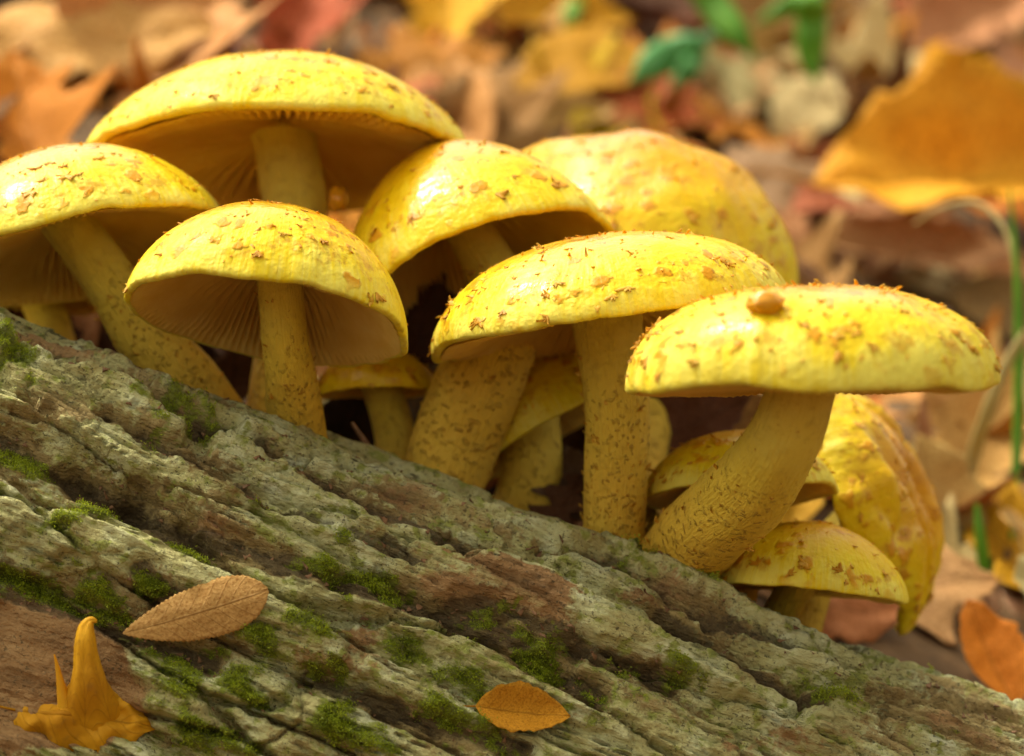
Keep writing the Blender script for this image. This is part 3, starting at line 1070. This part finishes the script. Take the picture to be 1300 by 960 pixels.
mushroom('dark-stemmed mushroom hidden low behind the slanting stem, only gills and stem showing', 44, 376, 0.828, 94, 44, 13, -4,
         [(64, 385, .825, 52), (68, 430, .825, 54), (74, 500, .82, 58)], p=2.0, q=1.7, conc=0.4, gold=0.2, seed=55, n_big=4, n_small=20)


# crumbs of bark and soil caught on the log
cw = (np.exp(-((W - 0.002) / 0.012) ** 2) + 1.2 * (drk > 0.35) * (W > 0) * (W < 0.14)).ravel() * ((S > -0.165) & (S < 0.185)).ravel()
cp = rng.choice(len(cw), 900, p=cw / cw.sum())
crumb = scatter_flakes('bark_crumbs', LVf[cp], nor.reshape(-1, 3)[cp], rng.normal(size=(900, 3)), rng.uniform(0.0005, 0.0019, 900), rng, None, None, 'twig')
tag(crumb, 'loose dark crumbs of bark and soil scattered over the log', 'debris')


# ------------------------------------------------------------------ leaves
def leaf_mesh(kind, seed, nv=22, nu=13, curl=0.25, bend=0.2, crumple=0.03):
    """unit length along y (0..1), width along x, normal +z; thin closed solid"""
    r = np.random.default_rng(seed)
    v = np.linspace(0, 1, nv)
    if kind == 'oval':
        w = 0.27 * np.sin(math.pi * v ** 0.85) ** 0.8
    elif kind == 'slim':
        w = 0.185 * np.sin(math.pi * v ** 0.95) ** 0.9
        w = w * (1 + 0.03 * np.where(np.arange(nv) % 2 == 0, 1, -1))
    elif kind == 'lobed':
        w = 0.30 * np.sin(math.pi * v ** 0.8) ** 0.7 * (0.72 + 0.40 * np.cos(v * math.pi * 2 * 3.5))
    else:      # maple: wide, pointed lobes
        w = np.interp(v, [0, 0.06, 0.14, 0.22, 0.32, 0.42, 0.52, 0.60, 0.70, 0.78, 0.86, 1.0],
                      [0.03, 0.26, 0.16, 0.34, 0.52, 0.26, 0.22, 0.34, 0.16, 0.17, 0.08, 0.0])
    w = np.maximum(w, 0.004)
    u = np.linspace(-1, 1, nu)
    U, Vv = np.meshgrid(u, v)
    Wd = w[:, None]
    if kind == 'maple':
        y = Vv + 0.10 * np.abs(U) ** 1.5 * np.interp(Vv, [0, 0.15, 0.3, 0.6, 1], [-0.5, 0.6, 1.0, 0.8, 0])
    else:
        y = Vv
    x = U * Wd * (1 + 0.05 * r.normal(size=Vv.shape) * (np.abs(U) > 0.9))
    z = curl * (np.abs(x) ** 1.6) * 2.0 + bend * (y - 0.45) ** 2 + crumple * fbm(x * 4 + seed, y * 4, seed, o=3) + 0.01 * np.abs(np.sin(y * 30 - np.abs(x) * 14)) * np.abs(U)
    z = z - 0.012 * np.exp(-(U / 0.1) ** 2)
    top = np.stack([x, y, z], -1).reshape(-1, 3)
    bot = top - np.array([0, 0, 0.006])
    n = len(top)
    f = grid_faces(nv, nu)
    ring = list(range(nu)) + [i * nu + nu - 1 for i in range(1, nv)] + [(nv - 1) * nu + j for j in range(nu - 2, -1, -1)] + [i * nu for i in range(nv - 2, 0, -1)]
    m = len(ring)
    side = np.array([[ring[(i + 1) % m], ring[i], ring[i] + n, ring[(i + 1) % m] + n] for i in range(m)])
    V = np.vstack([top, bot]); F = np.vstack([f, f[:, ::-1] + n, side])
    uu = np.concatenate([U.ravel(), U.ravel()]); vv = np.concatenate([Vv.ravel(), Vv.ravel()])
    # petiole
    if kind != 'slim':
        k = len(V)
        pts = np.array([[0, 0.02, z[0, nu // 2]], [0.01, -0.10, 0.02], [0.03, -0.22, 0.05]])
        for q, pt in enumerate(pts):
            for a in range(4):
                an = a * math.pi / 2
                V = np.vstack([V, pt + np.array([math.cos(an), 0, math.sin(an)]) * (0.010 - 0.002 * q)])
        F = np.vstack([F, grid_faces(3, 4, wrap=True) + k])
        uu = np.concatenate([uu, np.zeros(12)]); vv = np.concatenate([vv, np.zeros(12)])
    V = V - np.array([0, 0.45, 0])
    me_v = V
    return me_v, F, uu, vv


def leaf_data(kind, seed, **kw):
    V, F, uu, vv = leaf_mesh(kind, seed, **kw)
    me = mesh_np('leaf', V, F)
    attr(me, 'u', uu); attr(me, 'v', vv)
    return me


LEAVES = {}
for kind in ('oval', 'maple', 'lobed', 'slim'):
    LEAVES[kind] = []
    for k in range(5):
        rr = np.random.default_rng(100 + k)
        me = leaf_data(kind, 200 + k * 7 + len(kind), curl=rr.uniform(-0.3, 0.9), bend=rr.uniform(-0.5, 0.6), crumple=rr.uniform(0.03, 0.09))
        me.materials.append(M['leaf'])
        LEAVES[kind].append(me)

COLS = {'tan': (0.50, 0.28, 0.09), 'brown': (0.34, 0.17, 0.06), 'pale beige': (0.56, 0.39, 0.19), 'orange': (0.54, 0.19, 0.015), 'golden yellow': (0.60, 0.32, 0.012),
        'rust red': (0.40, 0.10, 0.025), 'pinkish brown': (0.46, 0.22, 0.09), 'dark brown': (0.15, 0.07, 0.03)}
SHAPE = {'oval': 'oval', 'maple': 'pointed-lobed', 'lobed': 'wavy-lobed', 'slim': 'narrow'}


def gnormal(x, y):
    e = 0.02
    n = np.array([-(gz(x + e, y) - gz(x - e, y)) / (2 * e), -(gz(x, y + e) - gz(x, y - e)) / (2 * e), 1.0])
    return n / np.linalg.norm(n)


def place(o, pos, n, along, size):
    m = frame(np.asarray(n, float), np.asarray(along, float)) * size
    o.matrix_basis = Matrix([[*m[0], pos[0]], [*m[1], pos[1]], [*m[2], pos[2]], [0, 0, 0, 1]])


def litter_leaf(kind, colour, pos, n, along, size, label, group=None, var=None):
    me = LEAVES[kind][var if var is not None else rng.integers(5)]
    o = obj('fallen_leaf', me)
    c = np.array(COLS[colour]) * rng.uniform(1.0, 1.45) * (1 + 0.08 * rng.normal(size=3))
    o.color = (*np.clip(c, 0, 0.9), 1)
    place(o, pos, n, along, size)
    tag(o, label, 'leaf', group)
    return o


# named leaves of the litter: pixel, kind, colour, size (m), heading in the picture (deg), tilt to the camera, lift, label
CAM = np.array([0, -1.0, 0])


NAMED = []


def named_leaf(px, py, kind, colour, size, head, face, lift, label, var=0, rollx=0.0):
    p, d = G(px, py)
    n = gnormal(p[0], p[1]) * (1 - face) + (CAM + np.array([rollx, 0, 0.35])) * face
    n /= np.linalg.norm(n)
    NAMED.append((p, size))
    al = np.array([math.cos(R_(head)), 0.25 * math.sin(R_(head)), math.sin(R_(head))])
    litter_leaf(kind, colour, p + n * lift, n, al, size, label, None, var)


named_leaf(1195, 325, 'oval', 'golden yellow', 0.135, 8, 0.45, 0.042, 'large golden leaf lying flat on the litter beside the big domed cap', 1)
named_leaf(1285, 285, 'oval', 'orange', 0.10, -10, 0.3, 0.020, 'rusty orange leaf half covered by the large golden leaf', 2)
named_leaf(1020, 165, 'oval', 'pale beige', 0.055, 65, 0.5, 0.012, 'small curled pinkish white leaf standing above the big domed cap', 3)
named_leaf(1075, 70, 'maple', 'golden yellow', 0.05, 50, 0.45, 0.012, 'bright yellow pointed leaf next to the hanging green grass blades', 1)
named_leaf(560, 40, 'maple', 'golden yellow', 0.06, 80, 0.45, 0.012, 'bright yellow leaf at the top of the slope behind the highest cap', 0)
named_leaf(660, 50, 'oval', 'golden yellow', 0.085, 4, 0.4, 0.010, 'long amber leaf beside the bright yellow leaf on the slope', 4)
named_leaf(540, 105, 'maple', 'orange', 0.062, 20, 0.35, 0.010, 'vivid orange-red leaf close behind the edge of the highest cap', 2)
named_leaf(820, 150, 'maple', 'rust red', 0.062, 70, 0.45, 0.010, 'rose red leaf right behind the big domed cap', 3)
named_leaf(735, 110, 'oval', 'golden yellow', 0.075, 35, 0.4, 0.012, 'curled amber leaf slanting up behind the big domed cap', 3)
named_leaf(180, 110, 'maple', 'tan', 0.105, 60, 0.5, 0.014, 'wide tan leaf standing behind the slope of the highest cap', 1)
named_leaf(30, 190, 'maple', 'orange', 0.06, 100, 0.45, 0.012, 'orange leaf behind the glossy slanting-stemmed mushroom', 4)
named_leaf(90, 95, 'oval', 'tan', 0.10, 28, 0.3, 0.016, 'rolled tan leaf with an orange underside above the orange leaf', 2)
named_leaf(380, 55, 'maple', 'rust red', 0.055, 70, 0.45, 0.010, 'small rust red leaf peeking above the top of the highest cap', 1)
named_leaf(1130, 320, 'maple', 'pinkish brown', 0.07, 60, 0.4, 0.010, 'pinkish red leaf above the spiky-topped cap', 2)
named_leaf(1140, 350, 'slim', 'tan', 0.085, 4, 0.4, 0.012, 'long pale tan leaf lying level above the spiky-topped cap', 0)
named_leaf(1240, 575, 'maple', 'tan', 0.07, 60, 0.5, 0.010, 'crumpled tan leaf beside the green blades right of the sagging cap', 4)
named_leaf(1165, 765, 'maple', 'tan', 0.05, 20, 0.4, 0.008, 'tan lobed leaf under the tip of the sagging cap', 3)
named_leaf(1250, 862, 'oval', 'orange', 0.036, 105, 0.6, 0.010, 'upright orange leaf tip at the foot of the log', 0)
named_leaf(1060, 790, 'oval', 'pinkish brown', 0.045, 10, 0.4, 0.006, 'small pinkish leaf pressed against the log under the lowest mushroom', 2)
named_leaf(960, 60, 'maple', 'pinkish brown', 0.10, 25, 0.4, 0.010, 'broad pinkish brown leaf under the hanging green blades', 0)
named_leaf(1215, 60, 'oval', 'pinkish brown', 0.09, 40, 0.35, 0.010, 'pinkish oval leaf above the large golden leaf', 4)

# litter: individual leaves in view, the rest as one mass
spots = []
gxs = np.arange(-0.75, 0.76, 0.036)
gys = np.arange(0.10, 1.9, 0.038)
for y in gys:
    for x in gxs:
        spots.append((x + rng.uniform(-0.025, 0.025), y + rng.uniform(-0.025, 0.025)))
ST_V, ST_F, ST_U, ST_VV, ST_H = [], [], [], [], []
kk = 0
names = list(COLS)
probs = np.array([0.28, 0.22, 0.09, 0.14, 0.07, 0.06, 0.07, 0.07])
lowpoly = [leaf_mesh(k, 300 + i, nv=9, nu=5, curl=0.5, bend=0.3, crumple=0.06) for i, k in enumerate(('oval', 'maple', 'lobed', 'oval', 'maple'))]
spots += [(rng.uniform(-0.55, 0.55), rng.uniform(0.09, 1.1)) for _ in range(130)]
rng.shuffle(spots)
spots += [(rng.uniform(-1.6, 1.6), rng.uniform(-0.9, 3.2)) for _ in range(2200)]
inds = []
for (x, y) in spots:
    if y < 0.09 and (abs(x) < 0.30):
        continue
    z = float(gz(x, y))
    d = y + D0
    px = 650 + x / (K * d) if d > 0 else -999
    py = 480 - (z - CZ) / (K * d) if d > 0 else -999
    n = gnormal(x, y) + rng.normal(size=3) * 0.30 + np.array([0, -0.22, 0])
    n /= np.linalg.norm(n)
    al = rng.normal(size=3)
    size = rng.uniform(0.040, 0.074)
    if any(abs(x - q[0]) < 0.42 * sz and -0.05 < y - q[1] < 0.03 for q, sz in NAMED):
        n = gnormal(x, y); size = size * 0.8; z -= 0.010
    inview = (-60 < px < 1360) and (-70 < py < 900) and 0.09 <= y < 1.2
    if inview and len(inds) < 290:
        colour = names[rng.choice(8, p=probs)]
        kind = ('oval', 'maple', 'lobed', 'slim')[rng.choice(4, p=[0.36, 0.34, 0.18, 0.12])]
        o = litter_leaf(kind, colour, np.array([x, y, z + rng.uniform(0.002, 0.016)]), n, al, size,
                        f'blurred {colour} {SHAPE[kind]} leaf in the litter on the slope behind the log', f'{colour} {SHAPE[kind]} leaves in the litter')
        inds.append(o)
    else:
        lv, lf, lu, lvv = lowpoly[rng.integers(5)]
        m = frame(n, al) * size
        ST_V.append(lv @ m.T + np.array([x, y, z + 0.006]))
        ST_F.append(lf + kk); ST_U.append(lu); ST_VV.append(lvv)
        ST_H.append(np.full(len(lv), rng.random()))
        kk += len(lv)
me = mesh_np('leaf_litter', np.vstack(ST_V), np.vstack(ST_F))
attr(me, 'u', np.concatenate(ST_U)); attr(me, 'v', np.concatenate(ST_VV)); attr(me, 'hue', np.concatenate(ST_H))
tag(obj('leaf_litter', me, M['litter']), 'carpet of fallen autumn leaves covering the rest of the slope', 'leaves', kind='stuff')


# dead leaves wedged between the stems; some dark ones added to stand for shade
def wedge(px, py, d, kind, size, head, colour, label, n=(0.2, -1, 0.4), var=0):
    o = obj('dead_or_shade_leaf', LEAVES[kind][var])
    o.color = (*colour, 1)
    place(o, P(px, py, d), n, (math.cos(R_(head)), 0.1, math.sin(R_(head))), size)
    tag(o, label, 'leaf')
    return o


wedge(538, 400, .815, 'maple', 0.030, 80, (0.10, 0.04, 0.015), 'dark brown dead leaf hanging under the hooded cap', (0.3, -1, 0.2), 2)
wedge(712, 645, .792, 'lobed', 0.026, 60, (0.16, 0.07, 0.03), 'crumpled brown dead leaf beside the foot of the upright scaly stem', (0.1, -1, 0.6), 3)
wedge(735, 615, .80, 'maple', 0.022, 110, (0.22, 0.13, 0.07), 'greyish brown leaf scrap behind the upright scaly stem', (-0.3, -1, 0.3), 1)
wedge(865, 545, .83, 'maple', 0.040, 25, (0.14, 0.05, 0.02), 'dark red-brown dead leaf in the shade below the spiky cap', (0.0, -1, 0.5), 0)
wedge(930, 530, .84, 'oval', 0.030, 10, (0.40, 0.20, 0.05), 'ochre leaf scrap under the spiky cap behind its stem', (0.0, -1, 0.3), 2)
wedge(300, 450, .835, 'lobed', 0.042, 85, (0.11, 0.045, 0.015), 'upright dark brown leaf standing in for shade behind the slim straight stem', (0.1, -1, 0.1), 2)
wedge(440, 545, .835, 'oval', 0.034, 60, (0.04, 0.022, 0.012), 'near-black leaf standing in for shade behind the small dim mushroom', (0.1, -1, 0.1), 1)
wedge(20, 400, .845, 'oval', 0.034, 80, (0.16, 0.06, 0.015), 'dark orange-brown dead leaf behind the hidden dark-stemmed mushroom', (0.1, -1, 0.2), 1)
wedge(650, 600, .83, 'lobed', 0.040, 100, (0.09, 0.04, 0.018), 'dark leaf standing in for shade between the thick leaning stem and the upright one', (0.1, -1, 0.1), 4)
wedge(140, 425, .85, 'maple', 0.036, 40, (0.09, 0.035, 0.015), 'dark leaf standing in for shade in the hollow under the slanting stem', (0.1, -1, 0.2), 3)

wedge(262, 452, .845, 'oval', 0.05, 95, (0.08, 0.035, 0.015), 'dark upright leaf standing in for shade between the slanting stem and the slim stem', (0.15, -1, 0.1), 0)  # this leaf and the next added to darken gaps left bright
wedge(735, 575, .84, 'oval', 0.04, 85, (0.10, 0.045, 0.02), 'dark brown leaf standing in for shade behind the small mushroom that hangs to one side', (0.1, -1, 0.1), 4)
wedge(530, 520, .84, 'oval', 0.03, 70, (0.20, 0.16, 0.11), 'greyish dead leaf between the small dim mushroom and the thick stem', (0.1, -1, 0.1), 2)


# ------------------------------------------------------------------ things lying on the log
def settle(o, n):
    """drop a leaf onto the bark along -n until it rests on the highest points"""
    n = Vector(n).normalized()
    m = o.matrix_basis.copy()
    gaps = []
    for v in list(o.data.vertices)[::3]:
        p = m @ v.co
        h = log_bvh.ray_cast(p + n * 0.05, -n)
        if h[0] is not None:
            gaps.append((p - h[0]).dot(n))
    gaps.sort()
    sh = gaps[int(len(gaps) * 0.015)]
    o.matrix_basis = Matrix.Translation(-n * sh) @ m


def serrated_leaf():
    nv, nu = 61, 15
    v = np.linspace(0, 1, nv)
    w = 0.185 * np.interp(v, [0, .08, .2, .4, .6, .75, .88, .96, 1], [0.02, .28, .55, .88, 1.0, 1.0, .80, .42, 0.10])
    u = np.linspace(-1, 1, nu)
    U, Vv = np.meshgrid(u, v)
    saw = np.where(np.arange(nv) % 2 == 0, 0.005, -0.004)[:, None] * (np.abs(U) > 0.95)
    x = U * w[:, None] + np.sign(U) * saw * (w[:, None] > 0.02)
    y = Vv
    z = -0.30 * x * x * 2 + 0.06 * (Vv - 0.5) ** 2 * 4 - 0.03 * x * 6 * (x > 0) + 0.012 * fbm(x * 6, y * 6, 3.3, o=3) - 0.006 * np.exp(-(U / 0.06) ** 2)
    top = np.stack([x, y, z], -1).reshape(-1, 3)
    bot = top - np.array([0, 0, 0.007])
    n = len(top)
    f = grid_faces(nv, nu)
    ring = list(range(nu)) + [i * nu + nu - 1 for i in range(1, nv)] + [(nv - 1) * nu + j for j in range(nu - 2, -1, -1)] + [i * nu for i in range(nv - 2, 0, -1)]
    m = len(ring)
    side = np.array([[ring[(i + 1) % m], ring[i], ring[i] + n, ring[(i + 1) % m] + n] for i in range(m)])
    me = mesh_np('toothed_leaf', np.vstack([top, bot]), np.vstack([f, f[:, ::-1] + n, side]))
    attr(me, 'u', np.tile(U.ravel(), 2)); attr(me, 'v', np.tile(Vv.ravel(), 2))
    return me


pa, na_ = L(165, 800)
pb, nb_ = L(345, 742)
nl = (na_ + nb_) / 2
nl = nl / np.linalg.norm(nl) + np.array([0.0, -0.6, 0.1])
lf = obj('toothed_leaf', serrated_leaf(), M['leaf'])
lf.color = (0.60, 0.34, 0.10, 1)
dirn = pb - pa
ln = np.linalg.norm(dirn)
nl = nl / np.linalg.norm(nl)
place(lf, pa + np.array([0, -0.0135, 0.0005]), nl, dirn, ln)
settle(lf, nl)
tag(lf, 'dry tan leaf with a toothed edge and midrib lying flat on the mossy bark', 'leaf')


def horn_leaf():
    """yellow curled leaf with an upright horn-like tip"""
    p0, n0 = L(112, 880)
    d0 = p0[1] + D0
    root = obj('curled_leaf', None)
    root.location = p0
    pts = [(116, 912, d0 + .002, 90), (114, 892, d0 - .002, 70), (112, 868, d0 - .005, 48), (110, 842, d0 - .006, 34), (109, 815, d0 - .007, 26), (110, 797, d0 - .007, 19), (116, 788, d0 - .007, 11), (123, 789, d0 - .007, 4)]
    pr = catmull([np.append(P(a, b, c), w * K * c / 2) for a, b, c, w in pts], 50)
    V, fib, tt = tube(pr[:, :3], pr[:, 3], 40, 3.3, 0.20)
    V[..., 1] = pr[:, None, 1] + (V[..., 1] - pr[:, None, 1]) * np.clip(0.0035 / pr[:, 3], 0.15, 1)[:, None]
    cme = mesh_np('curled_tip', V.reshape(-1, 3) - p0, grid_faces(50, 40, wrap=True))
    attr(cme, 'u', np.tile(np.cos(np.linspace(0, 6 * math.pi, 40)), 50)); attr(cme, 'v', np.repeat(tt, 40))
    co_ = obj('curled_tip', cme, M['leaf'], root)
    co_.color = (0.74, 0.38, 0.012, 1)
    Vb, Fb, ub, vb = leaf_mesh('maple', 77, nv=40, nu=21, curl=-0.9, bend=-0.5, crumple=0.12)
    mb = frame(n0 + np.array([0, -0.5, 0.3]), np.array([1, 0, -0.12])) * 0.034
    bme = mesh_np('blade', Vb @ mb.T + (P(100, 908, d0 - .004) - p0), Fb)
    attr(bme, 'u', ub); attr(bme, 'v', vb)
    bo = obj('blade', bme, M['leaf'], root)
    bo.color = (0.72, 0.36, 0.012, 1)
    pts = [(84, 905, d0 - .002, 22), (77, 868, d0 - .004, 11), (73, 848, d0 - .005, 6), (69, 831, d0 - .006, 2)]
    pr = catmull([np.append(P(a, b, c), w * K * c / 2) for a, b, c, w in pts], 16)
    V, fib, tt = tube(pr[:, :3], pr[:, 3], 12, 5.3, 0.10)
    obj('spike', mesh_np('spike', V.reshape(-1, 3) - p0, grid_faces(16, 12, wrap=True)), M['yellow'], root)
    tag(root, 'bright yellow curled leaf with an upright horn-like tip on bare brown wood', 'leaf')


horn_leaf()
p0, n0 = L(656, 902)
ol = obj('fallen_leaf', LEAVES['oval'][0])
ol.color = (0.66, 0.30, 0.015, 1)
place(ol, p0 + n0 * 0.006 + np.array([0, -0.002, 0]), n0 + np.array([0, -0.2, 0.2]), (1, 0, -0.10), 0.023)
settle(ol, n0 + np.array([0, -0.2, 0.2]))
tag(ol, 'orange-yellow oval leaf lying low on the front of the log', 'leaf')


def strand(name, pts, mat, label, cat, group=None, nseg=6, ratio=0.35, n=24):
    """flattened blade or round twig along pixel points (px, py, depth, width)"""
    pr = catmull([np.append(P(a, b, c), w * K * c / 2) for a, b, c, w in pts], n)
    path, rad = pr[:, :3], np.maximum(pr[:, 3], 1e-4)
    base = path[-1].copy()
    tan = np.gradient(path, axis=0)
    tan /= np.linalg.norm(tan, axis=1)[:, None]
    V = []
    th = np.linspace(0, 2 * math.pi, nseg, endpoint=False)
    for i in range(n):
        x = np.cross(np.array([0, 1.0, 0.05]), tan[i]); x /= np.linalg.norm(x)
        y = np.cross(tan[i], x)
        fold = 0.35 * rad[i] * (1 - ratio)
        V.append(path[i] + rad[i] * (np.cos(th)[:, None] * x + ratio * np.sin(th)[:, None] * y) + np.abs(np.cos(th))[:, None] * y * fold)
    V = np.array(V).reshape(-1, 3) - base
    o = obj(name, mesh_np(name, V, grid_faces(n, nseg, wrap=True)), mat)
    o.location = base
    return tag(o, label, cat, group)


def gd(px, py, extra=0.0):
    return G(px, py)[1] - extra


d1 = gd(940, 60, 0.16); d2 = gd(1030, 90, 0.16)
gp = gd(900, -40)
strand('grass_blade', [(958, 74, d1, 4), (934, 40, d1, 34), (902, 0, d1 + .01, 40), (868, -50, d1 + .03, 34), (850, -60, gd(850, -60), 20)], M['grass'],
       'slanting green grass blade tip above the big domed cap', 'grass', nseg=8, ratio=0.12)
strand('grass_blade', [(1036, 106, d2, 5), (1030, 72, d2, 34), (1031, 30, d2, 40), (1030, -20, d2 + .02, 40), (1020, -60, gd(1020, -60), 26)], M['grass'],
       'broad green grass blade hanging straight down in the litter', 'grass', nseg=8, ratio=0.12)
strand('grass_blade', [(960, 30, d1 + .03, 5), (1000, 8, d1 + .03, 26), (1050, -20, d1 + .04, 28), (1090, -50, gd(1090, -50), 20)], M['grass'],
       'green blade crossing behind the hanging grass blade', 'grass', nseg=8, ratio=0.12)
strand('herb_leaf', [(800, 104, d1, 4), (825, 84, d1, 38), (855, 66, d1 + .01, 44), (900, 48, d1 + .02, 20), (925, 20, gd(925, 20), 6)], M['teal'],
       'broad blue-green leaf beside the slanting grass blade', 'plant', nseg=8, ratio=0.12)
strand('herb_leaf', [(850, 114, d1, 4), (868, 96, d1, 26), (884, 74, d1 + .01, 28), (905, 40, gd(905, 40), 8)], M['teal'],
       'dark green leaf growing below the blue-green leaf', 'plant', nseg=8, ratio=0.12)
strand('grass_blade', [(716, 40, gd(716, 40, .06), 5), (728, 10, gd(716, 40, .05), 22), (745, -40, gd(745, -40), 20)], M['grass'],
       'short green blade behind the bright yellow leaf', 'grass', nseg=8, ratio=0.15)
strand('grass_blade', [(1240, 640, .90, 6), (1246, 690, .90, 15), (1258, 770, .905, 16), (1272, 850, .91, 14), (1282, 905, gd(1282, 905), 10)], M['grass'],
       'bent green blade with a pale patch beside the orange leaf tip', 'grass', nseg=8, ratio=0.15)
strand('grass_blade', [(1170, 650, .98, 5), (1230, 675, .97, 16), (1290, 700, .96, 20), (1360, 730, gd(1360, 730), 16)], M['grass'],
       'dark green blade lying across the bent blade', 'grass', nseg=8, ratio=0.15)
strand('grass_blade', [(1282, 240, .93, 3), (1291, 340, .93, 9), (1294, 430, .93, 13), (1292, 560, .93, 13), (1286, 700, gd(1286, 700), 10)], M['grass'],
       'tall upright green blade beside the arching straw stem', 'grass', nseg=8, ratio=0.15)
strand('dry_grass', [(1160, 285, .98, 3), (1195, 264, .97, 5), (1240, 258, .96, 6), (1275, 290, .95, 6), (1290, 350, .945, 6), (1305, 500, .95, 6), (1320, 760, gd(1320, 760), 6)], M['straw'],
       'thin dry stem arching over above the spiky cap', 'stem', nseg=8, ratio=0.8, n=40)
strand('dry_grass', [(1302, 420, .925, 8), (1275, 470, .925, 16), (1250, 535, .93, 18), (1228, 610, .94, 18), (1212, 700, gd(1212, 700), 14)], M['straw'],
       'dry straw-coloured blade leaning beside the upright green blade', 'grass', nseg=8, ratio=0.2)
strand('twig', [(447, 537, .775, 5), (460, 556, .772, 7), (470, 572, .768, 8), (484, 598, .765, 7)], M['twig'],
       'thin reddish twig sticking up from the log edge by the small dim mushroom', 'twig', nseg=8, ratio=0.9)


# orange bud squeezed between two caps, and a wet orange lump on the spiky cap
def lump(name, px, py, d, rx, ry, rz, mat, label, cat, seed):
    nu, nv = 28, 16
    th = np.linspace(0, 2 * math.pi, nu, endpoint=False)
    ph = np.linspace(0.02, math.pi - 0.02, nv)
    T, Ph = np.meshgrid(th, ph)
    x = np.sin(Ph) * np.cos(T); y = np.sin(Ph) * np.sin(T); z = np.cos(Ph)
    k = 1 + 0.25 * fbm(x * 1.6 + seed, y * 1.6, z * 1.6, o=3)
    B = np.stack([x * rx * k, y * ry * k, z * rz * k], -1).reshape(-1, 3)
    o = obj(name, mesh_np(name, B, grid_faces(nv, nu, wrap=True)), mat)
    o.location = P(px, py, d)
    return tag(o, label, cat)


t = NT('wet_orange')
t.set(color=(0.60, 0.25, 0.005), rough=0.35, spec=0.25, coat=0.3)
M['wet'] = t.m
lump('mushroom_bud', 430, 254, .80, 0.0026, 0.0026, 0.0035, M['wet'], 'tiny wet orange bud squeezed beside the stem of the highest mushroom', 'bud', 2.2)
lump('resin_drop', 972, 385, .659, 0.0042, 0.0032, 0.0027, M['wet'], 'smooth orange-brown drop stuck on the spiky cap near the flat-domed cap', 'drop', 5.1)
